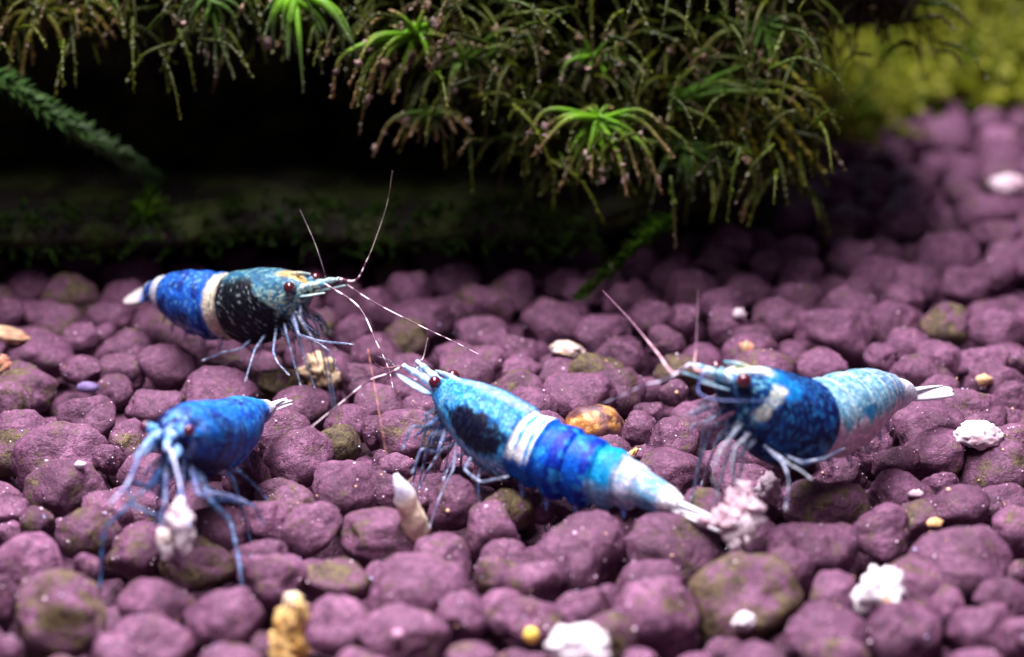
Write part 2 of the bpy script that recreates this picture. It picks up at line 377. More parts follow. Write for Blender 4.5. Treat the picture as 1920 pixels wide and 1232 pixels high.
for k, f in enumerate(fill+low):
    x, y, z, r, val, ol, pk = f
    if k < len(fill): ELL.append((x, y, z, r, r, r*0.9))
    if k in single:
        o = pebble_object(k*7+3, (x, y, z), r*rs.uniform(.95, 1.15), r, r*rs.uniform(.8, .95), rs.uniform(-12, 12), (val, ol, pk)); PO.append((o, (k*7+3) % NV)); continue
    W, Fx = LOW[k % 14]
    e = np.array(Euler((rs.uniform(-.3, .3), rs.uniform(-.3, .3), rs.uniform(0, 6.28))).to_matrix())
    G = (W*np.array([r*1.05, r*.98, r*.88]))@e.T+np.array([x, y, z])
    MV.append(G); MF += [tuple(off+q for q in t) for t in Fx]; MC.append(np.tile([val, ol, pk], (len(G), 1))); off += len(G)
mass = add('pebbles_beyond', mesh_from('pebbles_beyond', np.vstack(MV), MF, M_PEBS, np.vstack(MC)), bed)
tag(mass, kind='stuff')
EA = np.array(ELL)
def ground(x, y):
    d = 1-((x-EA[:, 0])/EA[:, 3])**2-((y-EA[:, 1])/EA[:, 4])**2
    z = np.where(d > 0, EA[:, 2]+EA[:, 5]*np.sqrt(np.maximum(d, 0)), -2.5)
    return float(z.max())

# golden stone
q = GOLD; W, Fx = STONES[5]
cols = []; G = W*np.array([q['sx'], q['sy'], q['sz']])
for v in W:
    m_ = smooth(-.05, .18, nz(v, 1.6, 2.2)+0.35*nz(v, 5, 1)+0.18*v[2]-0.10*v[1]-.13)
    a = srgb(88, 56, 62); b = srgb(150, 98, 40) if nz(v, 6, 8) > -0.05 else srgb(204, 156, 92)
    cols.append(a*(1-m_)+b*m_)
M_GOLD = tint_material('golden_stone', 0.45, 0.5, 0.25, 3000, (0.75, 0.45, 0.2), 0.0002, 2600)
g = add('golden_pebble', mesh_from('golden_pebble', G, Fx, M_GOLD, cols), None, q['p'])
tag(g, 'rounded stone with a golden orange crust lying beside the blue banded shrimp', 'pebble')

# pale grains set on the stones to imitate tiny glints of light
sp = MB(); oct_v = ICO[1][0]
bpy.context.view_layer.update()
for n_ in range(2600):
    o, vi = PO[rs.randint(len(PO))]; W, _ = STONES[vi]
    for _ in range(6):
        v = W[rs.randint(len(W))]; mw = o.matrix_world
        p = np.array(mw@Vector(v/U*U))/U
        c = np.array(o.matrix_world.translation)/U; dn = p-c; dn /= np.linalg.norm(dn)
        if dn[2] > -0.05 and dn[1] < 0.45: break
    r = min(0.15, 0.022+abs(rs.normal(0, 0.022))+(0.05 if rs.rand() < .04 else 0))
    t = rs.rand(); cc = srgb(238, 215, 232) if t < .7 else (srgb(235, 190, 150) if t < .88 else srgb(190, 200, 240))
    sp.blob(p, r, cc, 1, rs.randint(99), 0.35)
so = sp.build('glint_grains', M_SPECK); tag(so, 'pale grains imitating glints of light over the purple pebbles', 'specks', kind='stuff')

# ================================================================== driftwood ledge behind
wood_prof = [(164, -4), (150, 0.8), (143.5, 2.4), (140.6, 3.2), (140.0, 4.2), (141.2, 5.4), (146, 6.4), (154, 8.0), (160, 12), (158, 17), (146, 20.5), (136.5, 23.0), (132.5, 26), (141, 29.5), (152, 32), (170, 33), (185, 30)]  # overhang above the view is brought forward to shade the lip and hollow
def prof_pts(n):
    P = curve([(0, a, b) for a, b in wood_prof], n); return [(p[1], p[2]) for p in P]
PR = prof_pts(120); V = []; Fc = []; cols = []
xs = np.linspace(-75, 25, 130)
for i, x in enumerate(xs):
    te = smooth(-2, 24, x); e2 = smooth(17, 25.5, x)                # the wood rounds off at its end
    for (yy, zz) in PR:
        lip = max(0, 1-abs(zz-4)/5)
        y = yy+2.2*nz((x, 0, zz), 0.07, 1)+0.7*nz((x, yy, zz), 0.35, 3)+0.35*nz((x, yy, zz), 0.9, 5)
        z = zz+1.0*nz((x, 3, 0), 0.08, 8)*(1 if zz < 12 else .5)+0.25*nz((x, yy, zz), 0.7, 2)
        y += te*14*lip+te*2; z += te*1.6*lip
        cy, cz = 168, 14
        y = cy+(y-cy)*math.sqrt(max(0.0, 1-e2**2)); z = cz+(z-cz)*math.sqrt(max(0.0, 1-e2**2))
        V.append((x+7*smooth(15, 27, zz)*smooth(-2, 25, x), y, z))  # unseen upper end stretched sideways to throw shade on the gravel behind
        mo = smooth(-.15, .35, nz((x, yy, zz), 0.30, 6)+0.4*nz((x, yy, zz), 1.2, 6))
        gr = smooth(.15, .45, nz((x, yy, zz), 0.22, 11))
        c = srgb(20, 15, 11)*(1-mo)+srgb(52, 62, 22)*mo; c = c*(1-.35*gr)+srgb(70, 72, 58)*.35*gr
        cols.append(c)
n = len(PR)
for i in range(len(xs)-1):
    for k in range(n-1):
        a = i*n+k; Fc.append((a, a+n, a+n+1, a+1))
Fc.append(tuple(range(n)))
M_WOOD = tint_material('driftwood', 0.8, 0.3, 0.3, 1500, (0.06, 0.07, 0.03), 0.0005, 900)
wood = add('driftwood', mesh_from('driftwood', V, Fc, M_WOOD, cols)); tag(wood, 'dark hollowed driftwood with thin algae film behind the shrimp', 'driftwood')

# ================================================================== moss
def frond(mb, pts, length_col, r0=0.11, leaf=0.42, nleaf=60, debris=0.5, seed=0, tipc=None, basec=None, seg=14, splay=1.0):
    r = np.random.RandomState(seed+11); P = curve(pts, seg)
    b = basec if basec is not None else srgb(88, 128, 22); t_ = tipc if tipc is not None else srgb(140, 120, 66)
    colf = lambda t: b*(1-smooth(.2, 1, t))+t_*smooth(.2, 1, t)
    mb.tube(P, lambda t: r0*(.8+.5*math.sin(math.pi*min(1, t*1.2+.1)))*(1-.45*t), colf, 5)
    for k in range(nleaf):
        t = (k+r.rand())/nleaf; x = t*(seg-1); i = min(int(x), seg-2); p = P[i]+(P[i+1]-P[i])*(x-i)
        d = P[i+1]-P[i]; d = d/(np.linalg.norm(d)+1e-9)
        o = r.normal(size=3); o -= d*(o@d); o /= np.linalg.norm(o)+1e-9; s_ = np.cross(d, o)
        L = leaf*r.uniform(.6, 1.1)*(1.05-.40*t); ax = d*.80+o*r.uniform(.25, .75)*splay
        wd = L*.27; c = colf(t)*r.uniform(.7, 1.35)
        mb.quad(p, p+ax*L*.45+s_*wd, p+ax*L, p+ax*L*.45-s_*wd, c)
    for k in range(int(debris*3.2+r.rand()*.8)):
        t = 1-abs(r.normal(0, .28)); t = min(1, max(0.05, t)); p = P[min(seg-1, int(t*(seg-1)))]
        mb.blob(p+r.normal(size=3)*.12, .05+.16*r.rand()**2, (srgb(205, 180, 172) if r.rand() < .6 else srgb(150, 128, 100))*r.uniform(.6, 1), 2, r.randint(50), 1.5, (r.uniform(.3, 1.7), r.uniform(.5, 1.2), r.uniform(.3, 1.9)))
def tuft(center, Y, tips, label, basec, tipc, cat='moss', r0=0.15, leaf=0.46, debris=.5, seed=0, extra=7, spread=0.6):
    """a tuft growing at pixel `center`; every tip is (px, py[, dY]) and gets a frond of its own"""
    base = at_y(center[0], center[1], Y); e = bpy.data.objects.new('moss_tuft', None); COL.objects.link(e); e.location = Vector(base)*U
    tag(e, label, cat, 'moss tufts on the driftwood'); r = np.random.RandomState(seed)
    core = MB()
    for k in range(extra*2):
        d = r.normal(size=3); d[1] = abs(d[1])*.6; d /= np.linalg.norm(d)
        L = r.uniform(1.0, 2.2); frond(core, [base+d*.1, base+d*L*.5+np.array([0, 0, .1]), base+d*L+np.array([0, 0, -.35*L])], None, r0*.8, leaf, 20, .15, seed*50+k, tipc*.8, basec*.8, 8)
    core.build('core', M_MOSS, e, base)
    for k, tp in enumerate(tips):
        Yt = Y+(tp[2] if len(tp) > 2 else r.uniform(-1.5, .5)); tip = at_y(tp[0], tp[1], Yt)
        rt = base+r.normal(size=3)*.22; L = np.linalg.norm(tip-rt)
        mid = rt*.5+tip*.5+np.array([(tip[0]-rt[0])*.12, -.1*L, abs(tip[0]-rt[0])*.20+.03*L])+r.normal(size=3)*.05*L
        m = MB(); frond(m, [rt, mid, tip], None, r0*r.uniform(.8, 1.25), leaf, int(24+L*16), debris*r.uniform(.3, 1.6), seed*100+k, tipc*r.uniform(.75, 1.2), basec*r.uniform(.75, 1.2))
        m.build('frond', M_MOSS, e, base)
    return e
G1, G2, G3 = srgb(104, 164, 20), srgb(66, 106, 20), srgb(112, 122, 28)
TAN, OL, GR = srgb(150, 124, 84), srgb(118, 122, 50), srgb(96, 118, 74)
tuft((552, -12), 127.5, [(497, 66), (512, 90), (540, 112), (569, 172), (556, 100), (604, 62), (625, 96), (648, 112), (662, 86), (676, 128), (590, 40), (530, 60), (640, 40)],
     'bright green moss tuft with long pointed fronds hanging above the dark hollow', G1, GR, seed=1, leaf=.40, r0=.26, debris=.25)
tuft((778, 62), 128.5, [(622, 184), (655, 160), (738, 188), (690, 150), (712, 172), (672, 98), (700, 40), (735, 20), (845, 72), (826, 34), (800, 5), (805, 130), (660, 200), (760, 130), (690, 196)],
     'star shaped moss tuft with brown fronds crusted in pale debris', G1, TAN, seed=2, debris=1.5, r0=.16)
tuft((1120, 222), 128.5, [(982, 268), (1000, 292), (1046, 358), (1060, 320), (1082, 344), (1108, 330), (1126, 342), (1176, 366), (1150, 300), (1240, 362), (1222, 310), (1262, 292), (1250, 240), (1020, 240), (1200, 340)],
     'fountain shaped moss tuft with tan drooping fronds and bright green heart', G1, TAN, seed=3, debris=1.2, r0=.17)
tuft((395, -6), 129.5, [(372, 96), (405, 142), (440, 146), (388, 120), (425, 100), (350, 70), (450, 70), (465, 40), (330, 40), (300, 30)],
     'dark green moss tuft with straight fronds pointing down over the hollow', G2, srgb(96, 104, 74), seed=4, debris=.6)
tuft((70, 14), 133.5, [(18, 130), (40, 142), (62, 120), (110, 70), (125, 100), (200, 84), (215, 70), (170, 60), (235, 60), (0, 60), (185, 40)],
     'soft olive moss tuft hanging above the dark slanting twig', G3*.8, srgb(140, 120, 60), seed=5, debris=.2)
tuft((868, 112), 132.5, [(950, 172), (932, 140), (905, 152), (958, 160), (990, 62), (960, 40), (975, 100), (850, 160), (910, 90), (1000, 90), (840, 190)],
     'deep green moss tuft sweeping sideways next to the star shaped tuft', G2, srgb(120, 116, 70), seed=6, debris=.5)
tuft((800, 218), 132.5, [(770, 252), (782, 245), (820, 262), (852, 246), (875, 240), (700, 290), (740, 270), (884, 250), (838, 225)],
     'small sparse moss tuft hanging low over the hollow', G2*.8, TAN, seed=7, debris=.8)
tuft((1108, 108), 132.5, [(1095, 170), (1130, 172), (1160, 150), (1060, 130), (1190, 160), (1210, 140), (1050, 160), (1150, 60), (1080, 60), (1170, 120)],
     'green moss tuft with white debris just above the fountain shaped tuft', G1*.8, srgb(128, 124, 92), seed=8, debris=1.3)
tuft((1430, 50), 134.5, [(1424, 184), (1400, 150), (1380, 165), (1442, 150), (1512, 134), (1490, 120), (1520, 70), (1340, 100), (1310, 145), (1290, 130), (1460, 190), (1365, 60)],
     'brownish moss tuft with comb like fronds near the end of the driftwood', G2, srgb(132, 118, 76), seed=9, debris=.7)
tuft((1270, 186), 134.5, [(1350, 200), (1400, 240), (1460, 260), (1545, 322), (1520, 300), (1500, 315), (1540, 190), (1545, 218), (1530, 235), (1420, 290), (1380, 260), (1500, 270), (1450, 300)],
     'long moss tuft ending in a yellow olive tip above the gravel', G2, srgb(136, 128, 34), seed=10, debris=.2, leaf=.6, r0=.16)
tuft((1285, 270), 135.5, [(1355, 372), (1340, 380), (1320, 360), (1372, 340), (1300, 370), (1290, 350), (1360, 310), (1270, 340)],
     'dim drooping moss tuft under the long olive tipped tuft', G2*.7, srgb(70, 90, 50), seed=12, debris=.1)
tuft((272, 400), 140.0, [(250, 352), (290, 348), (275, 340), (312, 372), (238, 378), (300, 360), (262, 365), (325, 400)],
     'tiny green moss tuft sprouting on the driftwood lip', G1*.6, G2*.7, seed=13, debris=.1)
# the hanging mass of moss that fills the overhang
mb = MB(); r = np.random.RandomState(5)
for k in range(2400):
    q = r.rand(); x = r.uniform(-58, 20) if q < .55 else (r.uniform(-9, 21) if q < .92 else r.uniform(17, 30)); px_r = smooth(-14, 4, x); front = r.rand() < (.26 if x < -17 else .12)
    Y0 = r.uniform(127, 135) if front else r.uniform(134, 150)
    if x > 20: Y0 = r.uniform(138, 166)
    z0 = 25-r.rand()**1.3*((5.6 if x < -17 else 4.6)+(9.5 if front else 11.5)*px_r)-(smooth(14, 22, x)*1.5)
    if x > 20: z0 = r.uniform(17, 26)
    L = r.uniform(2.0, 4.8); b = np.array([x, Y0, z0]); d = np.array([r.normal(0, .8), -abs(r.normal(.4, .35)), r.normal(-.1, .5)]); d /= np.linalg.norm(d)
    m = b+d*L*.55; t = b+d*L*.9+np.array([0, 0, -.35*L])
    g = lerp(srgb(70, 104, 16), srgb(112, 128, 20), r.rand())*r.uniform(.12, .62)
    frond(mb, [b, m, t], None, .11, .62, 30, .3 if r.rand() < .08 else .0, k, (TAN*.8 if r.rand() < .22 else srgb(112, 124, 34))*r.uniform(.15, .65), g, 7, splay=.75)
for k in range(950):                                                # short fuzz along the lip of the wood
    x = r.uniform(-58, 6); z0 = r.uniform(2.8, 6.2); b = np.array([x, 140.2+r.uniform(-.8, 2.0)+2.2*nz((x, 0, z0), 0.07, 1), z0+1.0*nz((x, 3, 0), 0.08, 8)])
    d = np.array([r.normal(0, .7), -abs(r.normal(.5, .3)), r.normal(.2, .6)]); d /= np.linalg.norm(d); L = r.uniform(.5, 1.5)
    frond(mb, [b, b+d*L*.5, b+d*L+np.array([0, 0, -.2*L])], None, .06, .55, 9, .0, k+9000, G2*r.uniform(.3, .8), G2*r.uniform(.3, .9), 5)
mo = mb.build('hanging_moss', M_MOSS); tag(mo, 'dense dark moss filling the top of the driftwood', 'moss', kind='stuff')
# strands
def strand(pix, label, name='moss_strand', col=G2*.8, r0=.16, leaf=.55, seed=0, dens=34):
    P = [at_y(*p) for p in pix]; m = MB(); L = sum(np.linalg.norm(P[i+1]-P[i]) for i in range(len(P)-1))
    frond(m, P, None, r0, leaf, int(L*dens), .8, seed, col, col*1.1, 24, splay=1.9)
    o = m.build(name, M_MOSS, None, P[0]); o.location = Vector(P[0])*U; tag(o, label, 'moss strand')
strand([(1265, 402, 136), (1210, 440, 135), (1150, 500, 133.5), (1085, 556, 131.5)], 'single green moss strand slanting down from the driftwood end to the gravel', seed=31, r0=.08, leaf=.85, dens=44)
strand([(-190, 20, 130), (-60, 120, 130), (20, 160, 130.5), (110, 220, 132), (180, 262, 135), (250, 305, 140), (300, 345, 147)], 'thick green moss covered twig slanting across the dark hollow', col=srgb(62, 96, 44), r0=.12, leaf=1.05, seed=32, dens=50)
# moss behind, beyond the gravel
mb = MB(); r = np.random.RandomState(9)
for k in range(2000):
    x = r.uniform(14, 95); Y0 = 204+r.rand()*50-smooth(46, 20, x)*26; z0 = r.uniform(-1, 2)+smooth(205, 250, Y0)*20*r.uniform(.2, 1)
    L = r.uniform(4, 8); d = np.array([r.normal(0, .5), r.normal(-.3, .3), abs(r.normal(.5, .5))]); d /= np.linalg.norm(d)
    if x > 52 and Y0 > 232: continue
    b = np.array([x, Y0, z0]); g = (srgb(146, 158, 34) if r.rand() < .6 else srgb(92, 122, 24))*r.uniform(.5, 1.1)  # colours raised to stand in for lamp light too weak this far back
    frond(mb, [b, b+d*L*.6, b+d*L+np.array([0, -1.0, -.25*L])], None, .3, 2.0, 14, .0, k, srgb(160, 166, 60)*r.uniform(.6, 1.1), g, 6, splay=1.3)
mo = mb.build('moss_carpet', M_MOSS); tag(mo, 'yellow green moss growing behind the gravel', 'moss', kind='stuff')
# back pane of the tank
M_BACK = tint_material('tank_back', 0.3, 0.5)
bk = add('tank_back_wall', mesh_from('tank_back_wall', [(-150, 262, -5), (150, 262, -5), (150, 262, 120), (-150, 262, 120), (-150, 266, -5), (150, 266, -5), (150, 266, 120), (-150, 266, 120)],
     [(0, 1, 2, 3), (5, 4, 7, 6), (0, 4, 5, 1), (3, 2, 6, 7), (1, 5, 6, 2), (4, 0, 3, 7)], M_BACK, np.tile(srgb(78, 92, 108), (8, 1)), False))
tag(bk, kind='structure', label='blue grey back wall of the tank')

# ================================================================== shrimp
STA = [(-0.15, .30, .30, .30), (0.15, .62, .55, .62), (0.6, .98, .85, 1.0), (1.4, 1.35, 1.20, 1.55), (2.6, 1.72, 1.58, 2.15), (4.0, 1.98, 1.85, 2.55), (5.3, 2.02, 1.90, 2.60), (6.3, 1.92, 1.80, 2.25),
       (6.9, 1.80, 1.72, 2.0), (8.4, 1.80, 1.75, 2.15), (10.0, 1.66, 1.70, 2.05), (11.6, 1.42, 1.45, 1.75), (12.8, 1.15, 1.15, 1.40), (13.8, .92, .90, 1.05), (15.2, .66, .62, .70), (15.9, .40, .36, .40), (16.0, .1, .1, .1)]
SEG = [6.4, 7.7, 9.3, 10.9, 12.2, 13.4, 15.6]
def sta(s):
    for a, b in zip(STA, STA[1:]):
        if s <= b[0]:
            t = (s-a[0])/(b[0]-a[0]); return [a[k]+(b[k]-a[k])*t for k in (1, 2, 3)]
    return list(STA[-1][1:])
def key(keys, s):
    for a, b in zip(keys, keys[1:]):
        if s <= b[0]: return a[1]+(b[1]-a[1])*smooth(a[0], b[0], max(s, a[0]))
    return keys[-1][1]
def jointed(pts, n):
    P = [np.asarray(p, float) for p in pts]; L = [np.linalg.norm(b-a) for a, b in zip(P, P[1:])]; T = sum(L); o = []
    for i in range(n):
        d = i/(n-1)*T; k = 0
        while k < len(L)-1 and d > L[k]: d -= L[k]; k += 1
        o.append(P[k]+(P[k+1]-P[k])*min(1, d/max(L[k], 1e-6)))
    for _ in range(1): o = [o[0]]+[.25*a+.5*b+.25*c for a, b, c in zip(o, o[1:], o[2:])]+[o[-1]]
    return o
class Shrimp:
    def __init__(S, label, eye_px, Y, yaw, pitch, bend, col, scale=1.0, roll=0.0, girth=1.0, tipy=None):
        S.k = scale; S.yaw = yaw; S.pk = pitch; S.bk = bend; S.col = col; S.roll = math.radians(roll); S.g = girth
        S.front = at_y(*eye_px, Y); S.spine = []
        p = S.front.copy(); ds = 0.05; s = -0.15
        while s <= 19.5:
            f, l, u = S.frame(s); S.spine.append((s, p.copy(), f, l, u)); p = p-f*ds*scale; s += ds
        c = S.at(4.0)[0]; S.base = np.array([c[0], c[1], ground(c[0], c[1])])
        S.e = bpy.data.objects.new('shrimp', None); COL.objects.link(S.e); S.e.location = Vector(S.base)*U
        tag(S.e, label, 'shrimp', 'shrimp on the gravel')
        S.body()
    def frame(S, s):
        ph = math.radians(S.yaw+key(S.bk, s)); ps = math.radians(key(S.pk, s))
        f = np.array([math.cos(ps)*math.cos(ph), math.cos(ps)*math.sin(ph), math.sin(ps)])
        l = np.array([-math.sin(ph), math.cos(ph), 0]); u = np.cross(f, l)
        if S.roll: l, u = l*math.cos(S.roll)+u*math.sin(S.roll), u*math.cos(S.roll)-l*math.sin(S.roll)
        return f, l, u
    def at(S, s):
        i = min(len(S.spine)-1, max(0, int(round((s+0.15)/0.05)))); return S.spine[i][1:]
    def pt(S, s, left, up):
        c, f, l, u = S.at(s); return c+l*left*S.k+u*up*S.k
    def build(S, mb, name, mat, parent=None): return mb.build(name, mat, parent or S.e, S.base)
    def ring(S, s, n):
        w_, tp, bt = [v*S.g for v in sta(s)]; c, f, l, u = S.at(s); o = []
        seg = None
        if s > 6.3:
            for a, b in zip(SEG, SEG[1:]):
                if a <= s < b: seg = (s-a)/(b-a)
        for k in range(n):
            th = 2*math.pi*k/n; sn, cs = math.sin(th), math.cos(th)
            y = w_*math.copysign(abs(sn)**0.92, sn); z = cs*(tp if cs > 0 else bt)
            if cs < 0: y *= 1-0.30*(-cs)**2
            m = 1.0
            if 5.6 < s <= 6.35: m += 0.02*math.sin((s-5.6)/.75*math.pi)+.012
            elif s > 6.35 and s < 6.5: m -= 0.07*(1-smooth(6.35, 6.6, s))+.02
            if seg is not None and s > 6.5:
                m += -0.05+0.105*smooth(0, .88, seg)-0.05*smooth(.93, 1, seg)
                if cs < -.2: z *= 1+(-cs-.2)*0.28*(math.sin(math.pi*seg)**.6-.6)
            p = c+(l*y*m+u*z*m)*S.k
            p = p+(l*y+u*z)/max(.3, math.hypot(y, z))*0.05*nz((s, math.cos(th)*2, math.sin(th)*2), .9, S.yaw)*S.k
            o.append(p)
        return o
    def body(S):
        n = 84; ss = [-.15, -.05, .05]+list(np.linspace(.15, 16.0, 190)); V = []; cols = []
        for s in ss:
            R_ = S.ring(s, n)
            for k, p in enumerate(R_):
                th = 2*math.pi*k/n; th = th if th <= math.pi else th-2*math.pi
                V.append(p); q = (s, 2*math.cos(th), 2*math.sin(th))
                cols.append(np.clip(S.col(s, th, q)*.68, 0, 1))
        Fc = [(i*n+k, (i+1)*n+k, (i+1)*n+(k+1) % n, i*n+(k+1) % n) for i in range(len(ss)-1) for k in range(n)]
        Fc += [tuple(range(n)), tuple((len(ss)-1)*n+k for k in range(n-1, -1, -1))]
        S.bodyo = add('body', mesh_from('body', V, Fc, M_SHELL, cols, True, S.base), S.e)
    def rostrum(S, cols, L=2.4):
        c, f, l, u = S.at(0.9); V = []; C_ = []; n = 10; m = 14
        for i in range(m):
            t = i/(m-1); p = c+u*(.88-.10*t*t+.12*math.sin(t*3.1))*S.k*S.g+f*(t*L-.9)*S.k
            for k in range(n):
                a = 2*math.pi*k/n; V.append(p+(l*math.cos(a)*.20*(1-.85*t)+u*math.sin(a)*.30*(1-.8*t))*S.k)
                C_.append(cols[0]*(1-t)+cols[1]*t)
        Fc = [(i*n+k, (i+1)*n+k, (i+1)*n+(k+1) % n, i*n+(k+1) % n) for i in range(m-1) for k in range(n)]+[tuple(range(n)), tuple((m-1)*n+k for k in range(n-1, -1, -1))]
        add('rostrum', mesh_from('rostrum', V, Fc, M_SHELL, C_, True, S.base), S.e)
    def eyes(S, col=(0.055, 0.007, 0.012), r=.40, out_=1.12, up=.42, s=.55, stalk=None):
        for sd in (1, -1):
            c, f, l, u = S.at(s); e = c+(l*sd*out_+u*up+f*.25)*S.k
            m = MB(); m.tube([c+(l*sd*.45+u*.25)*S.k, c+(l*sd*.8+u*.36+f*.15)*S.k, e], lambda t: (.22+.10*t)*S.k, stalk if stalk is not None else srgb(70, 110, 130), 10)
            st = S.build(m, 'eyestalk', M_SHELL)
            m = MB(); m.blob(e, r*S.k, np.array(col), 3, 1, 0.0); o = S.build(m, 'eye', M_EYE, st)
    def peduncles(S, colf, L=2.3, drop=.0, seed=0):
        rr = np.random.RandomState(seed); S.ptip = {}
        for sd in (1, -1):
            c, f, l, u = S.at(.2)
            b = c+(l*sd*.30+u*.12)*S.k; pts = [b, b+(f*L*.45+l*sd*.12+u*(.05-drop*.3))*S.k, b+(f*L+l*sd*.28+u*(-.02-drop))*S.k]
            m = MB(); P = curve(pts, 16); m.tube(P, lambda t: (.27-.13*t+.035*math.sin(t*19))*S.k, lambda t: colf(rr.rand()), 10)
            S.build(m, 'antennule_base', M_SHELL); S.ptip[sd] = pts[-1]
            # antennal scale: a flat paddle
            b2 = c+(l*sd*.55+u*-.30)*S.k; V = []; C_ = []; nn = 14
            for i in range(nn):
                t = i/(nn-1); wd = (.16+.34*math.sin(math.pi*min(1, t*1.05))**.7)*(1-.25*t)*S.k; p = b2+(f*t*L*1.02+l*sd*(.35*t)+u*(-.10*t-drop*t))*S.k
                for (a, z) in ((-1, 0), (-.5, .05), (0, .08), (.5, .05), (1, 0), (.5, -.05), (0, -.06), (-.5, -.05)):
                    V.append(p+l*a*wd+u*z*S.k); C_.append(colf(rr.rand()))
            Fc = [(i*8+k, i*8+(k+1) % 8, (i+1)*8+(k+1) % 8, (i+1)*8+k) for i in range(nn-1) for k in range(8)]+[tuple(range(7, -1, -1)), tuple((nn-1)*8+k for k in range(8))]
            add('antennal_scale', mesh_from('antennal_scale', V, Fc, M_FAN, C_, True, S.base), S.e)
    def feeler(S, pix, r0=.07, band=(srgb(225, 205, 215), srgb(92, 60, 78)), name='antenna', root=None, freq=26, n=70):
        P = [at_y(*p) for p in pix]
        if root is not None: P = [root]+P
        P = curve(P, n); m = MB()
        ph = random.random()*6
        m.tube(P, lambda t: r0*(1-.72*t), lambda t: band[0] if math.sin(t*freq*2+ph+2*math.sin(t*9)) > .1 else band[1], 5)
        S.build(m, name, M_FEEL)
    def leg(S, pts, r0=.17, col=(srgb(120, 150, 190), srgb(190, 200, 225)), name='leg', claw=True, seed=0, n=26):
        P = jointed(pts, n)
        rr = np.random.RandomState(seed+3); m = MB(); spots = rr.rand(n)
        m.tube(P, lambda t: .52*r0*(1-.5*t)*S.k*(1+.22*math.exp(-((t-.36)/.04)**2)+.2*math.exp(-((t-.68)/.04)**2)), lambda t: lerp(col[0], col[1], spots[int(t*(n-1))]**2)*.72, 7)
        if claw:
            d = P[-1]-P[-3]; d /= np.linalg.norm(d)+1e-9; o = np.cross(d, [0, 0, 1]); o /= np.linalg.norm(o)+1e-9
            for sd in (1, -1): m.tube([P[-1]-d*.1, P[-1]+d*.12+o*sd*.06, P[-1]+d*.28+o*sd*.02], lambda t: .05*(1-.7*t)*S.k, col[1], 5)
        S.build(m, name, M_LIMB)
    def leg_px(S, s, side, pix, **kw):
        w_, tp, bt = [v*S.g for v in sta(s)]; root = S.pt(s, side*w_*.35, -bt*.72)
        S.leg([root]+[at_y(*p) for p in pix], **kw)
    def leg_auto(S, s, side, fwd, outw, seed, **kw):
        w_, tp, bt = [v*S.g for v in sta(s)]; root = S.pt(s, side*w_*.40, -bt*.75); c, f, l, u = S.at(s)
        fl = np.array([f[0], f[1], 0]); fl /= np.linalg.norm(fl); ll = np.array([-fl[1], fl[0], 0])
        tip = root+(fl*fwd+ll*side*outw)*S.k; tip[2] = ground(tip[0], tip[1])+.03
        kn = root*.62+tip*.38+ll*side*.35*S.k; kn[2] = max(root[2]-.35*S.k, (root[2]+tip[2])/2+.5*S.k)
        an = root*.22+tip*.78+ll*side*.18*S.k; an[2] = tip[2]*.62+kn[2]*.38
        S.leg([root, kn, an, tip], seed=seed, **kw)
    def mouth(S, cols, n=11, L=1.3, seed=0, fz=5):
        rr = np.random.RandomState(seed+500)
        for i in range(n):
            s_ = rr.uniform(.5, 2.9); sd = 1 if i % 2 else -1; w_, tp, bt = [v*S.g for v in sta(s_)]; c, f, l, u = S.at(s_)
            b = c+(l*sd*w_*rr.uniform(.15, .55)-u*bt*.78)*S.k; LL = L*rr.uniform(.7, 1.3)
            e1 = b+(f*rr.uniform(.0, .5)-u*rr.uniform(.25, .55)+l*sd*rr.uniform(0, .3))*LL*S.k; e2 = e1+(f*rr.uniform(-.1, .5)-u*rr.uniform(.1, .6)+l*sd*rr.uniform(-.3, .2))*LL*S.k
            m = MB(); P = jointed([b, e1, e2], 12); cc = cols[i % len(cols)]
            m.tube(P, lambda t: .17*(1-.5*t)*S.k, lambda t: cc*rr.uniform(.5, 1.4), 6)
            for k in range(fz*3):
                p = P[rr.randint(4, 12)]; d = rr.normal(size=3)*.5-u*.6+f*.3; d /= np.linalg.norm(d)
                m.tube([p, p+d*.22*S.k, p+d*.42*S.k], lambda t: .022*(1-.6*t)*S.k, cols[-1]*rr.uniform(.6, 1.1), 3)
            S.build(m, 'mouthpart', M_LIMB)
    def swimmerets(S, col):
        for i in range(5):
            a, b = SEG[i], SEG[i+1]; s = a+.5*(b-a); w_, tp, bt = [v*S.g for v in sta(s)]; c, f, l, u = S.at(s)
            for sd in (1, -1):
                b0 = c+(l*sd*w_*.42-u*bt*.80)*S.k; V = []; C_ = []; nn = 8; L = 1.15-.12*i
                for j in range(nn):
                    t = j/(nn-1); p = b0+(-u*t*L+f*(-.35*t*L)+l*sd*.12*t)*S.k; wd = .26*math.sin(math.pi*(.15+.8*t))*S.k
                    for (q, z) in ((-1, 0), (0, .05), (1, 0), (0, -.05)): V.append(p+f*q*wd+l*z*S.k); C_.append(col)
                Fc = [(j*4+k, j*4+(k+1) % 4, (j+1)*4+(k+1) % 4, (j+1)*4+k) for j in range(nn-1) for k in range(4)]+[(3, 2, 1, 0), tuple((nn-1)*4+k for k in range(4))]
                add('swimmeret', mesh_from('swimmeret', V, Fc, M_LIMB, C_, True, S.base), S.e)
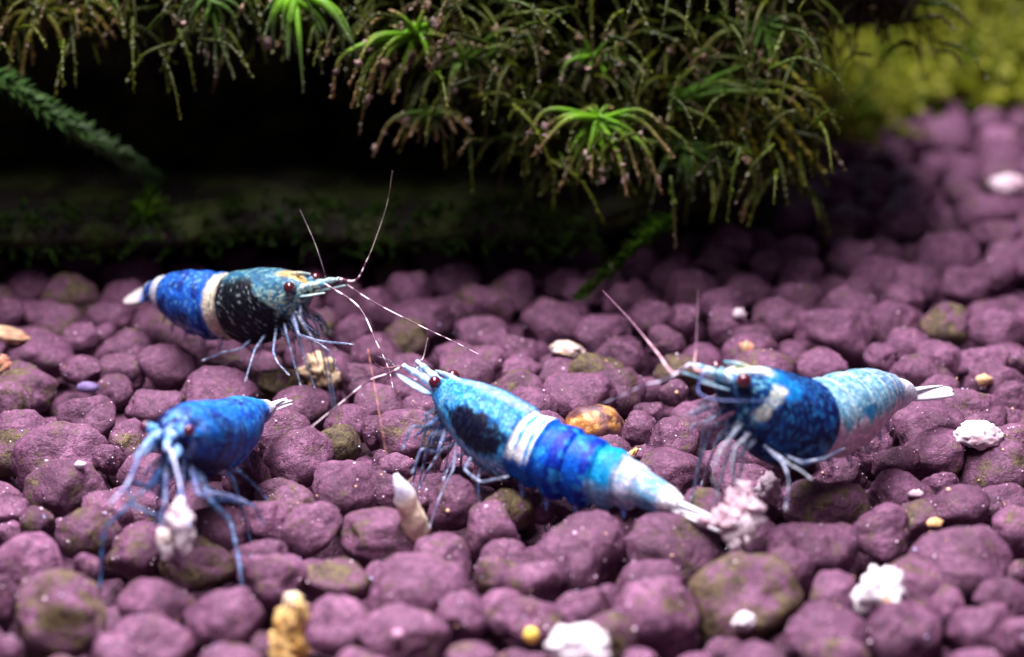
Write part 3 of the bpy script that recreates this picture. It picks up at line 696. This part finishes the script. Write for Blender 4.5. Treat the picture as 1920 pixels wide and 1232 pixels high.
    def fan(S, colf, spread=10, L=3.2, drop=0, width=.48, tilt=48):
        c, f, l, u = S.at(15.3)
        for j, (an, dz, LL) in enumerate(((0, .10, L*.86), (1, 0, L), (-1, 0, L), (2, -.08, L*.94), (-2, -.08, L*.94))):
            a = math.radians(an*spread); d = -f*math.cos(a)+l*math.sin(a)+u*math.sin(math.radians(drop)); d /= np.linalg.norm(d); tl = math.radians(tilt)*(0 if an == 0 else math.copysign(1, an)); sdv = (l*math.cos(tl)-u*math.sin(tl)); sdv = sdv-d*(sdv@d)
            V = []; C_ = []; nn = 18; b0 = c+(l*an*.11+u*(dz-.07*abs(an)))*S.k
            for i in range(nn):
                t = i/(nn-1); wd = ((.30*(1-t)+.10) if an == 0 else (.14+width*math.sin(math.pi*min(1, .12+.80*t))**.8*(1 if t < .93 else .7)))*S.k
                p = b0+d*t*LL*S.k+u*(.10*math.sin(t*2))*S.k
                for (q, z) in ((-1, 0), (-.5, .05), (0, .10), (.5, .05), (1, 0), (.5, -.04), (0, -.06), (-.5, -.04)):
                    V.append(p+sdv*q*wd+u*z*S.k*(1-.6*t)); C_.append(colf(t, an))
            Fc = [(i*8+k, i*8+(k+1) % 8, (i+1)*8+(k+1) % 8, (i+1)*8+k) for i in range(nn-1) for k in range(8)]+[tuple(range(7, -1, -1)), tuple((nn-1)*8+k for k in range(8))]
            add('telson' if an == 0 else 'uropod', mesh_from('fan', V, Fc, M_FAN, C_, True, S.base), S.e)
def fleck(q, sc_, o, lo=.05, hi=.3): return smooth(lo, hi, nz(q, sc_, o))

# ---- the shrimp by the driftwood: black saddle, cream collar, blue abdomen
def colA(s, th, q):
    j = .35*nz(q, .9, 1)+.22*nz(q, 2.6, 2); a = abs(th)
    if s < 6.0:
        c = lerp(srgb(38, 92, 120), srgb(96, 140, 140), fleck(q, 3.2, 3))
        c = lerp(c, srgb(176, 190, 160), .75*fleck(q, 4.5, 7, .0, .25)*smooth(1.0, 1.5, a)*(1-smooth(2.6, 3.6, s)))
        c = lerp(c, srgb(214, 176, 90), smooth(.5, .15, a)*(1-smooth(1.4, 2.2, s))*.8)
        edge = s+j*1.4-(3.4-1.5*smooth(.5, 1.9, a))
        dark = smooth(-.15, .25, edge)*smooth(.15, .75, a+j*.5)
        dark = max(dark, smooth(2.0, 2.35, a+j*.6)*smooth(1.2, 2.0, s))
        c = lerp(c, srgb(5, 9, 20), dark)
        c = lerp(c, srgb(150, 165, 160), .6*fleck(q, 6, 9, .40, .52)*dark)
    elif s < 7.5:
        c = lerp(srgb(214, 206, 178), srgb(160, 165, 140), fleck(q, 4, 4))
        c = lerp(srgb(40, 50, 50), c, smooth(5.9, 6.3, s+j*.7))
        c = lerp(c, srgb(30, 95, 180), smooth(7.05, 7.45, s+j*.5))
    else:
        c = lerp(srgb(22, 84, 178), srgb(8, 44, 120), fleck(q, 1.3, 5, -.05, .3)); c = lerp(c, srgb(96, 160, 210), .7*fleck(q, 4, 6, .2, .4))
        b = smooth(12.0, 12.35, s+j*.4)*(1-smooth(13.3, 13.7, s+j*.3)); c = lerp(c, srgb(196, 204, 214), b)
        c = lerp(c, srgb(200, 200, 190), smooth(14.6, 15.2, s)*smooth(1.2, .5, a))
        c = lerp(c, srgb(190, 195, 205), .6*smooth(2.1, 2.5, a+j)*fleck(q, 1.5, 4, 0, .3))
    return c
A = Shrimp('shrimp with black saddle and cream collar facing right beside the dark driftwood', (580, 541), 116.5, -40.6, [(0, 19.6), (4, 19.2), (7.5, 7), (11, 3), (14, 10.5), (18, 18)], [(0, 0), (4, 10), (7.5, 4), (11, -4), (14, -15), (18, -13)], colA, .98, 2, 1.06)
A.rostrum((srgb(190, 160, 100), srgb(120, 150, 150))); A.eyes(stalk=srgb(60, 95, 110), r=.36)
A.peduncles(lambda r_: lerp(srgb(70, 130, 150), srgb(190, 205, 190), r_), L=2.5, seed=1)
A.fan(lambda t, an: lerp(srgb(30, 90, 170), srgb(210, 205, 200), smooth(.2, .5, t)) if an != 1 else srgb(215, 212, 205), 10, 2.8, -8)
A.swimmerets(srgb(110, 110, 150)); A.mouth([srgb(20, 34, 66), srgb(40, 56, 90), srgb(120, 130, 150)], 14, 1.6, 1)
A.feeler([(700, 566, 113), (790, 612, 110.5), (850, 640, 109), (905, 668, 108)], root=A.ptip[1], r0=.06)
A.feeler([(672, 575, 113), (705, 640, 111), (728, 690, 110), (737, 728, 109)], root=A.ptip[-1], r0=.07)
A.feeler([(668, 525, 114), (690, 484, 114)], root=A.ptip[1], r0=.11, name='antennule', freq=14)
A.feeler([(700, 460, 115), (725, 385, 117), (736, 320, 118)], root=at_y(690, 484, 114), r0=.03, name='antennule', freq=10, band=(srgb(110, 100, 95), srgb(60, 50, 50)))
A.feeler([(608, 510, 114), (590, 455, 115), (562, 392, 117)], root=A.ptip[-1]+np.array([0, .3, .3]), r0=.05, name='antennule', freq=10, band=(srgb(120, 110, 110), srgb(70, 60, 70)))
for i, (s, fw, ow) in enumerate(((1.6, 2.3, .5), (2.2, 2.0, 1.0), (3.0, .9, 1.8), (3.8, -.3, 2.0), (4.7, -2.6, 1.6))):
    for sd in (1, -1):
        if sd == -1 and i >= 2: continue
        A.leg_auto(s, sd, fw, ow, i*2+sd, r0=.20 if i < 2 else .16)
A.leg_px(3.0, -1, [(512, 660, 114), (520, 680, 113), (537, 698, 112.5)], r0=.2, seed=40)
A.leg_px(3.8, -1, [(478, 655, 116), (470, 680, 115), (462, 708, 114.5)], r0=.2, seed=41)
A.leg_px(4.7, -1, [(450, 655, 117), (420, 660, 118), (384, 674, 118.5)], r0=.18, seed=42)
A.leg_px(1.4, -1, [(560, 628, 112.5), (600, 640, 112), (655, 645, 111.5)], r0=.24, seed=43)
A.leg_px(1.2, -1, [(590, 640, 112), (622, 660, 111.5), (630, 690, 111.5)], r0=.24, seed=44, col=(srgb(70, 80, 110), srgb(200, 205, 220)))

# ---- the centre shrimp: blue bands, white collar, white tail
def colC(s, th, q):
    j = .35*nz(q, .9, 11)+.25*nz(q, 2.8, 12); a = abs(th)
    if s < 6.3:
        c = lerp(srgb(0, 118, 196), srgb(20, 150, 214), fleck(q, 2.2, 3))
        c = lerp(c, srgb(120, 196, 222), .9*fleck(q, 4.2, 5, .12, .35)*max(smooth(1.6, 2.1, a), 1-smooth(.6, 2.2, s), smooth(.5, .1, a)))
        c = lerp(c, srgb(196, 214, 232), .95*fleck(q, 4, 8, -.2, .15)*smooth(1.85, 2.1, a+j*.5))
        d = math.hypot((s-4.1)/2.25, (a-1.42)/.70)+j*.8; c = lerp(srgb(3, 6, 36), c, smooth(.68, .98, d))
        c = lerp(c, srgb(110, 190, 225), .65*fleck(q, 6.5, 15, .12, .32)*smooth(.55, .95, d)); c = lerp(c, srgb(0, 70, 150), .6*fleck(q, 5, 17, .18, .36)*smooth(.8, 1.1, d)); c = lerp(c, srgb(130, 205, 232), .75*math.exp(-((d-1.10)/.14)**2)*fleck(q, 4.5, 41, -.15, .2))
        c = lerp(c, srgb(160, 180, 230), .6*smooth(.35, .1, a)*smooth(1, 2, s))
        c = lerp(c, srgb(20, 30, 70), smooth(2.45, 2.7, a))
    elif s < 7.6:
        c = srgb(236, 244, 248); c = lerp(c, srgb(60, 150, 215), smooth(.12, .3, .3*nz(q, 1.4, 4)+.34*math.sin((s-6.35)*10-1.9)))
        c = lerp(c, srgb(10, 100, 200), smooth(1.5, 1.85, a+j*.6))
    else:
        c = lerp(srgb(0, 92, 208), srgb(0, 50, 176), smooth(-.2, .3, math.sin(s*3.6+.8)+j)); c = lerp(c, srgb(40, 150, 224), .8*fleck(q, 1.8, 6, .18, .38))
        k = smooth(10.7, 11.0, s+j*.5); c = lerp(c, srgb(0, 150, 214), k*smooth(2.0, 1.5, a+j*.4)); c = lerp(c, srgb(130, 190, 228), k*smooth(1.5, 1.9, a+j*.5))
        k = smooth(12.0, 12.35, s+j*.4); c = lerp(c, lerp(srgb(205, 216, 240), srgb(160, 196, 228), fleck(q, 1.6, 9, -.1, .25)), k)
        k = smooth(13.3, 13.8, s+j*.3); c = lerp(c, lerp(srgb(120, 184, 226), srgb(180, 212, 234), fleck(q, 2, 3)), k)
        c = lerp(c, srgb(240, 246, 250), smooth(14.6, 15.2, s))
    return c
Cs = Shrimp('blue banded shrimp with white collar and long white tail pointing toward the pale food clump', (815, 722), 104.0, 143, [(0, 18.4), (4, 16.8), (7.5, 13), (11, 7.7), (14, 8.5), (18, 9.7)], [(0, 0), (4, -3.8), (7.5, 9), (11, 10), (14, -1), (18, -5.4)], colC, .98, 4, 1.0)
Cs.rostrum((srgb(150, 190, 230), srgb(170, 200, 220)), 2.2); Cs.eyes(col=(.07, .007, .016), r=.36, stalk=srgb(120, 160, 190), out_=.80, up=.62)
Cs.peduncles(lambda r_: lerp(srgb(90, 150, 195), srgb(205, 218, 228), r_), L=2.3, drop=-.2, seed=2)
Cs.fan(lambda t, an: srgb(246, 249, 253), 1.0, 3.7, 0, .16, 25)
Cs.swimmerets(srgb(80, 90, 150)); Cs.mouth([srgb(30, 52, 104), srgb(60, 96, 150), srgb(150, 175, 205)], 14, 1.6, 2)
Cs.feeler([(730, 700, 104), (690, 715, 102.5), (640, 755, 101), (575, 808, 99.5)], root=Cs.ptip[1], r0=.075, freq=16)
Cs.feeler([(793, 672, 106.5), (802, 634, 106.5)], root=Cs.ptip[-1], r0=.07, name='antennule', band=(srgb(205, 180, 185), srgb(180, 150, 160)))
Cs.feeler([(716, 690, 104), (696, 670, 103), (690, 655, 102.5)], root=Cs.ptip[1], r0=.05, name='antennule', band=(srgb(140, 100, 110), srgb(100, 60, 75)))
Cs.feeler([(700, 712, 101.5), (712, 780, 99.5), (724, 850, 98)], root=at_y(690, 655, 102.5), r0=.045, name='antennule', band=(srgb(180, 120, 100), srgb(130, 80, 80)))
Cs.feeler([(742, 688, 105.5), (730, 676, 105.5), (708, 668, 105)], root=Cs.ptip[1], r0=.06, name='antennule', band=(srgb(190, 200, 210), srgb(120, 120, 140)))
for i, (s, fw, ow) in enumerate(((1.4, 1.6, .6), (2.0, 1.8, 1.1), (2.9, 1.0, 1.9), (3.8, -.2, 2.0), (4.8, -1.6, 1.8))):
    for sd in (1, -1):
        Cs.leg_auto(s, sd, fw+.2*sd, ow, 60+i*2+sd, r0=.2, col=(srgb(60, 80, 130), srgb(180, 195, 225)))
Cs.leg_px(1.2, 1, [(800, 800, 101.5), (770, 800, 100.5), (758, 835, 100)], r0=.26, seed=70, col=(srgb(60, 100, 150), srgb(150, 180, 210)))
Cs.leg_px(1.7, 1, [(820, 850, 100), (790, 840, 99.5), (775, 880, 99)], r0=.26, seed=71, col=(srgb(50, 70, 120), srgb(170, 190, 220)))
Cs.leg_px(2.6, 1, [(850, 880, 98.5), (825, 930, 97), (806, 985, 96)], r0=.2, seed=72, col=(srgb(90, 100, 140), srgb(190, 195, 220)))
Cs.leg_px(4.0, 1, [(870, 880, 98), (900, 905, 97), (945, 895, 96.5)], r0=.24, seed=73, col=(srgb(90, 110, 160), srgb(190, 205, 225)))

# ---- the right shrimp: dark navy carapace, pale ribbed abdomen
def colD(s, th, q):
    j = .35*nz(q, .9, 21)+.25*nz(q, 2.8, 22); a = abs(th)
    if s < 6.35:
        c = lerp(srgb(6, 26, 84), srgb(10, 60, 130), fleck(q, 1.6, 3, .05, .4))
        c = lerp(c, srgb(0, 118, 196), smooth(.25, .55, 1-math.hypot((s-2.6)/1.5, (a-.7)/.75)+j*.9)*.95)
        c = lerp(c, srgb(120, 205, 220), .85*fleck(q, 4, 5, .15, .35)*(1-smooth(1.6, 2.6, s)))
        c = lerp(c, srgb(204, 216, 200), smooth(.1, .3, .62-abs(s-2.1+.35*(a-1.5))/.75+j*1.1)*smooth(.75, 1.0, a)*smooth(2.2, 1.9, a+j*.4))
        c = lerp(c, srgb(220, 226, 190), smooth(.65, .3, a+j*.5)*(1-smooth(1.8, 2.6, s+j)))
        c = lerp(c, srgb(90, 170, 205), .75*fleck(q, 2.6, 9, .05, .3)*smooth(1.7, 2.0, a)*smooth(4.0, 5.0, s))
        c = lerp(c, srgb(40, 130, 190), .7*fleck(q, 5.5, 29, .14, .34)); c = lerp(c, srgb(6, 18, 60), smooth(1.25, 1.5, a)*smooth(1.5, .9, s)*.8)
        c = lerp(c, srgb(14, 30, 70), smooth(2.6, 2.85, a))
    else:
        c = lerp(srgb(84, 146, 176), srgb(122, 178, 198), fleck(q, 3.4, 5, -.1, .25)); c = lerp(c, srgb(120, 142, 190), smooth(10.5, 12.5, s)*.8)
        for b in SEG[1:-1]:
            c = lerp(c, srgb(215, 244, 246), .95*math.exp(-((s-b+.14)/.12)**2))
        c = lerp(c, srgb(190, 220, 230), .6*fleck(q, 6.5, 18, .1, .3)); c = lerp(c, srgb(60, 110, 150), .5*fleck(q, 6, 19, .15, .35))
        c = lerp(c, srgb(10, 110, 160), smooth(.15, .35, .7-math.hypot((s-9.0)/1.6, (a-1.35)/.36)+j*.8)*.9)
        c = lerp(c, srgb(236, 212, 226), smooth(1.50, 1.70, a+j*.55+.12*math.sin(s*7)))
        c = lerp(c, srgb(225, 228, 244), smooth(13.3, 14.3, s+j))
    return c
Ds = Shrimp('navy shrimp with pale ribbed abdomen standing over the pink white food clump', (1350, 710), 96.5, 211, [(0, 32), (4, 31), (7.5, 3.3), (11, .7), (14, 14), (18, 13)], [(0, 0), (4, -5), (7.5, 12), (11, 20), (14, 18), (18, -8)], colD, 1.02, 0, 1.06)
Ds.rostrum((srgb(226, 214, 160), srgb(110, 180, 200)), 2.2); Ds.eyes(col=(.065, .007, .018), r=.38, stalk=srgb(90, 120, 130))
Ds.peduncles(lambda r_: lerp(srgb(80, 150, 180), srgb(200, 215, 220), r_), L=2.0, drop=.2, seed=3)
Ds.fan(lambda t, an: srgb(240, 238, 248), 3.0, 4.0, 4, .22, 35)
Ds.swimmerets(srgb(150, 150, 190)); Ds.mouth([srgb(10, 30, 80), srgb(40, 60, 100), srgb(150, 165, 190)], 14, 1.3, 3)
Ds.feeler([(1250, 712, 94), (1210, 722, 94), (1165, 742, 95), (1110, 765, 97)], root=Ds.ptip[-1], r0=.09, freq=18, band=(srgb(190, 185, 205), srgb(90, 80, 100)))
Ds.feeler([(1262, 700, 95), (1235, 665, 97), (1205, 628, 99)], root=Ds.ptip[-1], r0=.11, name='antennule', freq=14, band=(srgb(225, 190, 200), srgb(190, 150, 165)))
Ds.feeler([(1180, 598, 101), (1130, 545, 104)], root=at_y(1205, 628, 99), r0=.05, name='antennule', band=(srgb(150, 110, 130), srgb(130, 90, 115)))
Ds.feeler([(1302, 690, 96), (1305, 656, 97)], root=Ds.ptip[1], r0=.09, name='antennule', band=(srgb(220, 180, 170), srgb(190, 150, 150)))
Ds.feeler([(1307, 600, 99), (1309, 540, 101)], root=at_y(1305, 656, 97), r0=.03, name='antennule', band=(srgb(120, 80, 100), srgb(100, 70, 95)))
Ds.feeler([(1310, 735, 93.6), (1350, 750, 92.8), (1440, 752, 92.8), (1545, 756, 93.8)], root=Ds.ptip[1], r0=.05, band=(srgb(90, 110, 170), srgb(50, 70, 130)), freq=8)
for i, (s, fw, ow) in enumerate(((1.6, 1.9, .5), (2.3, 1.6, 1.0), (3.1, .9, 1.9), (3.9, -.2, 2.0), (4.8, -2.2, 1.8))):
    Ds.leg_auto(s, -1, fw, ow, 80+i, r0=.18, col=(srgb(70, 90, 130), srgb(180, 195, 215)))
    if i < 2: Ds.leg_auto(s, 1, fw, ow, 90+i, r0=.2, col=(srgb(90, 110, 140), srgb(200, 210, 220)))
Ds.leg_px(2.0, 1, [(1352, 840, 91.5), (1334, 890, 91), (1344, 925, 91)], r0=.24, seed=95, col=(srgb(150, 165, 190), srgb(215, 222, 225)))
Ds.leg_px(2.7, 1, [(1378, 838, 91.5), (1370, 885, 91), (1392, 925, 91)], r0=.24, seed=96, col=(srgb(160, 170, 195), srgb(220, 225, 232)))
Ds.leg_px(3.6, 1, [(1470, 870, 93), (1480, 900, 92.5), (1474, 948, 92)], r0=.2, seed=97, col=(srgb(140, 160, 200), srgb(220, 228, 240)))
Ds.leg_px(4.7, 1, [(1505, 868, 95), (1545, 860, 96.5), (1580, 842, 98)], r0=.24, seed=98, col=(srgb(120, 150, 190), srgb(215, 225, 240)))
Ds.leg_px(1.3, 1, [(1320, 800, 91.6), (1262, 770, 92.5), (1238, 772, 93), (1215, 835, 94)], r0=.24, seed=99, col=(srgb(120, 78, 105), srgb(150, 104, 132)))
Ds.leg_px(4.1, 1, [(1482, 872, 93.4), (1498, 880, 93.2), (1515, 893, 93)], r0=.2, seed=100, col=(srgb(190, 205, 220), srgb(225, 235, 245)))

# ---- the front shrimp: plain blue, facing the camera
def colB(s, th, q):
    j = .35*nz(q, .9, 31)+.25*nz(q, 2.8, 32); a = abs(th)
    c = lerp(srgb(6, 96, 196), srgb(18, 60, 160), fleck(q, 1.1, 3, 0, .3)); c = lerp(c, srgb(60, 150, 222), .7*fleck(q, 2.6, 5, .15, .4))
    c = lerp(c, srgb(26, 40, 110), smooth(.1, .3, nz(q, .8, 14))*.8); c = lerp(c, srgb(70, 160, 230), .6*fleck(q, 5, 33, .12, .32))
    if s < 6.3:
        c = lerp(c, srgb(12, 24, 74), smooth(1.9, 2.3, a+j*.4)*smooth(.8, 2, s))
        c = lerp(c, srgb(130, 175, 222), .9*fleck(q, 1.8, 8, -.05, .15)*(1-smooth(.9, 2.6, s))); c = lerp(c, srgb(10, 24, 80), fleck(q, 1.4, 45, .05, .2)*(1-smooth(1.2, 2.8, s)))
    c = lerp(c, srgb(50, 150, 222), .7*smooth(9.5, 11, s)*smooth(1.1, .4, a))
    c = lerp(c, srgb(225, 230, 245), smooth(14.2, 15.0, s))
    return c
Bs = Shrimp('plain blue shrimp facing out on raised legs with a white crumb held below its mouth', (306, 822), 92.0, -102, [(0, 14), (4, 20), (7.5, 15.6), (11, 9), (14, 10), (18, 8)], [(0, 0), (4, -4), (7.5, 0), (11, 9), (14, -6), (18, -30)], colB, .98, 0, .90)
Bs.rostrum((srgb(60, 120, 190), srgb(100, 160, 210)), 1.8); Bs.eyes(col=(.07, .012, .035), r=.32, stalk=srgb(90, 150, 205))
Bs.peduncles(lambda r_: lerp(srgb(70, 120, 185), srgb(150, 190, 225), r_), L=1.5, drop=.5, seed=4)
Bs.fan(lambda t, an: srgb(242, 242, 250), .4, 2.7, 2, -.02, 0)
Bs.swimmerets(srgb(60, 80, 160)); Bs.mouth([srgb(12, 24, 74), srgb(24, 50, 110), srgb(90, 130, 190)], 16, 1.5, 4)
LB = (srgb(110, 130, 185), srgb(175, 185, 220)); DB = (srgb(36, 66, 118), srgb(104, 146, 192))
Bs.feeler([(262, 850, 89.6), (240, 905, 88.4), (205, 945, 87)], root=Bs.ptip[-1], r0=.15, band=LB, freq=6)
Bs.feeler([(322, 850, 89.4), (340, 920, 88), (356, 990, 86.5)], root=Bs.ptip[1], r0=.15, band=LB, freq=6)
for i, (s, fw, ow) in enumerate(((2.0, .6, 1.2), (3.1, .3, 2.2), (4.2, -1.2, 2.2), (5.0, -2.4, 1.8))):
    for sd in (1, -1):
        if i < 2: continue
        Bs.leg_auto(s, sd, fw, ow, 120+i*2+sd, r0=.2, col=DB)
Bs.leg_px(2.4, -1, [(268, 922, 90), (226, 962, 89.5), (196, 990, 89), (190, 1040, 88.5), (188, 1092, 88)], r0=.30, seed=130, col=DB)
Bs.leg_px(2.0, -1, [(280, 915, 89.5), (238, 900, 88.6), (248, 950, 88), (300, 968, 87.6)], r0=.42, seed=131, col=DB)
Bs.leg_px(1.6, -1, [(310, 940, 88.5), (300, 975, 88), (308, 1000, 87.6)], r0=.3, seed=132, col=LB)
Bs.leg_px(1.6, 1, [(335, 940, 88.5), (352, 970, 88), (348, 1000, 87.6)], r0=.3, seed=133, col=LB)
Bs.leg_px(2.6, 1, [(395, 940, 92), (432, 975, 92), (440, 1010, 91), (448, 1050, 90), (455, 1104, 89)], r0=.32, seed=134, col=DB)
Bs.leg_px(3.2, 1, [(400, 935, 93), (450, 940, 94), (478, 948, 94), (490, 975, 94)], r0=.30, seed=135, col=DB)
Bs.leg_px(2.2, 1, [(372, 930, 90.5), (410, 925, 91.5), (455, 938, 92)], r0=.36, seed=136, col=LB)

# ================================================================== crumbs, flakes and shells
def crumb(px, py, w_, h_, Y, cols, label, name='crumb', cat='crumb', seed=0, amp=.45, dy=.8, rot=0, sub=4, mat=None):
    c = at_y(px, py, Y); s = mm_per_px(c); V, Fc = ICO[sub]; r_ = np.random.RandomState(seed); Vn = []; C_ = []
    ca, sa = math.cos(math.radians(rot)), math.sin(math.radians(rot))
    for v in V:
        k = 1+amp*nz(v, 1.4, seed)+amp*.7*nz(v, 3.3, seed+4)+amp*.55*nz(v, 6.5, seed+8)+amp*.25*nz(v, 13, seed+9)
        p = v*k*np.array([w_*s/2, (w_+h_)*.25*s*2*dy/1.6, h_*s/2])
        Vn.append((p[0]*ca+p[2]*sa, p[1], -p[0]*sa+p[2]*ca))
        t = smooth(-.3, .35, nz(v, 2.2, seed+2)); t = t if len(cols) < 3 else t
        cc = lerp(cols[0], cols[1], t)
        if len(cols) > 2: cc = lerp(cc, cols[2], smooth(.1, .4, nz(v, 1.5, seed+21)-.5*v[2]-.25))
        C_.append(cc)
    o = add(name, mesh_from(name, Vn, Fc, mat or M_CRUMB, C_), None, c); tag(o, label, cat); return o
def onbed(px, py, lift=.6): # depth of the stone surface seen at this pixel
    d = ray(px, py); best = None
    o = CAM
    for e in ELL:
        c = np.array(e[:3]); r = np.array(e[3:6]); a = d/r; b = (o-c)/r
        A_ = a@a; B_ = 2*a@b; C_ = b@b-1; dis = B_*B_-4*A_*C_
        if dis > 0:
            t = (-B_-math.sqrt(dis))/(2*A_)
            if best is None or t < best: best = t
    return (CAM+d*best)[1] if best else at_z(px, py, .5)[1]
W1, W2, PK, OR = srgb(218, 212, 216), srgb(204, 190, 198), srgb(198, 168, 178), srgb(166, 112, 44)
CR = srgb(196, 172, 134)
crumb(1652, 1118, 98, 92, onbed(1652, 1120)-.8, (W1, W1, OR), 'large bright white crumb with an orange brown underside', seed=3)
crumb(1087, 1212, 106, 74, onbed(1087, 1205)-.6, (W1, W1), 'smooth white crumb next to the small yellow bead', seed=5, amp=.35)
crumb(1833, 816, 88, 46, onbed(1833, 820)-.4, (W1, PK), 'pinkish white flat crumb lying on dark pebbles behind the tail of the navy shrimp', seed=6, amp=.25)
crumb(1441, 918, 44, 50, onbed(1441, 925)-.6, (W2, PK), 'small pink white crumb touching the food clump on its gravel side', seed=7)
crumb(597, 700, 64, 62, onbed(597, 712)-.7, (CR, srgb(206, 186, 150), srgb(130, 100, 66)), 'cream food chunk under the mouth of the black saddled shrimp', 'food_chunk', 'food', seed=8, amp=.5)
crumb(1395, 1165, 36, 32, onbed(1395, 1168)-.1, (W1, W2), 'little white crumb stuck to a large olive pebble', seed=9)
crumb(996, 1191, 32, 32, onbed(996, 1193)-.3, (srgb(206, 176, 66), srgb(226, 200, 100)), 'small round yellow bead resting on pink gravel', 'bead', 'bead', seed=10, amp=.12, sub=2)
crumb(745, 1190, 22, 22, onbed(745, 1192)-.15, (PK, srgb(200, 150, 180)), 'tiny pale pink bead on the front gravel', 'bead', 'bead', seed=11, amp=.1, sub=2)
crumb(1062, 654, 62, 24, onbed(1062, 662)-.4, (CR, W2), 'cream coloured flake lying above a mossy pebble', 'flake', 'flake', seed=12, rot=6, amp=.3)
crumb(1386, 587, 24, 24, onbed(1386, 590)-.2, (W1, PK), 'lone white grain on the gravel behind the navy shrimp', 'grain', 'grain', seed=13, sub=2)
crumb(1400, 652, 26, 26, onbed(1400, 655)-.2, (srgb(214, 140, 110), CR), 'small orange pink grain just behind the navy shrimp', 'grain', 'grain', seed=14, sub=2)
crumb(1888, 346, 64, 36, onbed(1888, 350)-.5, (PK, W2), 'pale pebble like crumb far back near the yellow moss', seed=15, amp=.2)
crumb(18, 628, 78, 24, onbed(18, 632)-.4, (CR*.6, srgb(180, 130, 100)*.7), 'long cream shard on the gravel below the hanging twig', 'shard', 'shard', seed=16, rot=12, amp=.25)
crumb(0, 690, 26, 44, onbed(2, 695)-.3, (srgb(170, 110, 84), CR*.6), 'orange shard standing against purple pebbles', 'shard', 'shard', seed=17, rot=25)
crumb(165, 726, 42, 22, onbed(165, 728)-.2, (srgb(112, 98, 140), srgb(96, 82, 124)), 'lavender grey grain on dark pebbles', 'grain', 'grain', seed=18, amp=.15, sub=2)
crumb(1184, 853, 30, 12, onbed(1184, 856)-.5, (srgb(214, 150, 70), CR), 'thin orange splinter beside the blue abdomen', 'splinter', 'splinter', seed=19, rot=-48)
crumb(151, 871, 24, 14, onbed(151, 873)-.1, (W1, W2), 'tiny white fleck on a flat brown pebble', 'fleck', 'fleck', seed=20, sub=2)
crumb(1717, 926, 28, 18, onbed(1717, 928)-.15, (PK, W2), 'pink fleck stuck on a dark pebble by the round violet pebbles', 'fleck', 'fleck', seed=21, rot=-25, sub=2)
crumb(1752, 981, 32, 18, onbed(1752, 983)-.15, (srgb(226, 178, 110), CR), 'orange yellow fleck wedged between purple pebbles', 'fleck', 'fleck', seed=22, sub=2)
crumb(1845, 712, 30, 22, onbed(1845, 714)-.2, (srgb(228, 180, 130), CR), 'orange cream grain on the hazy gravel past the white tail fan', 'grain', 'grain', seed=23, sub=2)
# white shard leaning on the gravel in the middle
def rod(pix, rad, colf, name, label, cat, mat=None, n=40, knob=.1):
    P = curve([at_y(*p) for p in pix], n); m = MB(); r_ = np.random.RandomState(4)
    ph = r_.rand()*6
    m.tube(P, lambda t: rad(t), colf, 16)
    m.v = [np.asarray(v)+np.array([nz(v, 1.1, 3), nz(v, 1.1, 8), nz(v, 1.1, 13)])*knob+np.array([nz(v, 3.2, 5), nz(v, 3.2, 7), nz(v, 3.2, 9)])*knob*.5 for v in m.v]
    b = P[-1]; o = m.build(name, mat or M_CRUMB, None, b); o.location = Vector(b)*U; tag(o, label, cat)
y0 = onbed(775, 975)
rod([(742, 888, y0-1.2), (752, 915, y0-1.3), (766, 950, y0-1.0), (784, 1000, y0-.3)], lambda t: .03+.66*math.sin(min(1, t*.9+.08)*1.55), lambda t: lerp(srgb(222, 222, 236), srgb(236, 216, 186), smooth(.35, .6, t)), 'shell_shard', 'pale tapered shell shard leaning between pebbles below the centre shrimp', 'shard')
# the food clump under the navy shrimp and the crumb held by the blue one
def clump(bits, name, label, seed, cat='food', rough=.95, bits_=7, scl=(1, .8, 1.1)):
    r_ = np.random.RandomState(seed); m = MB(); c0 = at_y(*bits[0][:3])
    for (px, py, Y, rad, col) in bits:
        c = at_y(px, py, Y); m.blob(c, rad, col, 4, r_.randint(60), rough, scl)
        for _ in range(bits_):
            m.blob(c+r_.normal(size=3)*rad*.55, rad*r_.uniform(.25, .6), col*r_.uniform(.7, 1.05), 3, r_.randint(60), .8, (r_.uniform(.3, 1.5), r_.uniform(.4, 1.2), r_.uniform(.3, 1.5)))
    o = m.build(name, M_CRUMB, None, c0); o.location = Vector(c0)*U; tag(o, label, cat)
y0 = 90.9; PF = srgb(222, 196, 206)
clump([(1382, 986, y0, .72, W2), (1362, 975, y0, .62, PK), (1400, 955, y0+.2, .55, PF), (1378, 940, y0+.4, .48, PK), (1393, 915, y0+.6, .36, PF), (1402, 980, y0-.1, .55, W2), (1385, 1014, y0, .26, PK)],
      'food_clump', 'ragged pink white food clump at the white tail of the blue banded shrimp', 3, rough=.75, bits_=5)
clump([(338, 985, 87.2, .62, W2), (345, 1010, 87, .5, W1), (336, 962, 87.4, .45, srgb(226, 215, 222)), (308, 1010, 87, .36, srgb(226, 214, 206)), (312, 1030, 86.9, .34, W1), (350, 1028, 86.9, .3, W2)],
      'food_crumb', 'white crumb held below the mouth of the plain blue shrimp', 5, rough=.45, bits_=1, scl=(.85, .8, 1.35))

y0 = onbed(545, 1190)-1.0; YL, YD = srgb(226, 190, 118), srgb(196, 156, 84)
clump([(545, 1165, y0, .62, YL), (548, 1135, y0+.1, .42, srgb(246, 226, 190)), (552, 1150, y0, .5, YL), (538, 1190, y0-.1, .62, YD), (530, 1215, y0-.2, .55, YL), (556, 1212, y0-.2, .5, YD), (540, 1245, y0-.3, .6, YL)],
      'stick', 'knobbly yellow stick standing among front pebbles', 8, 'stick', rough=.5, bits_=2, scl=(1, .9, 1.5))
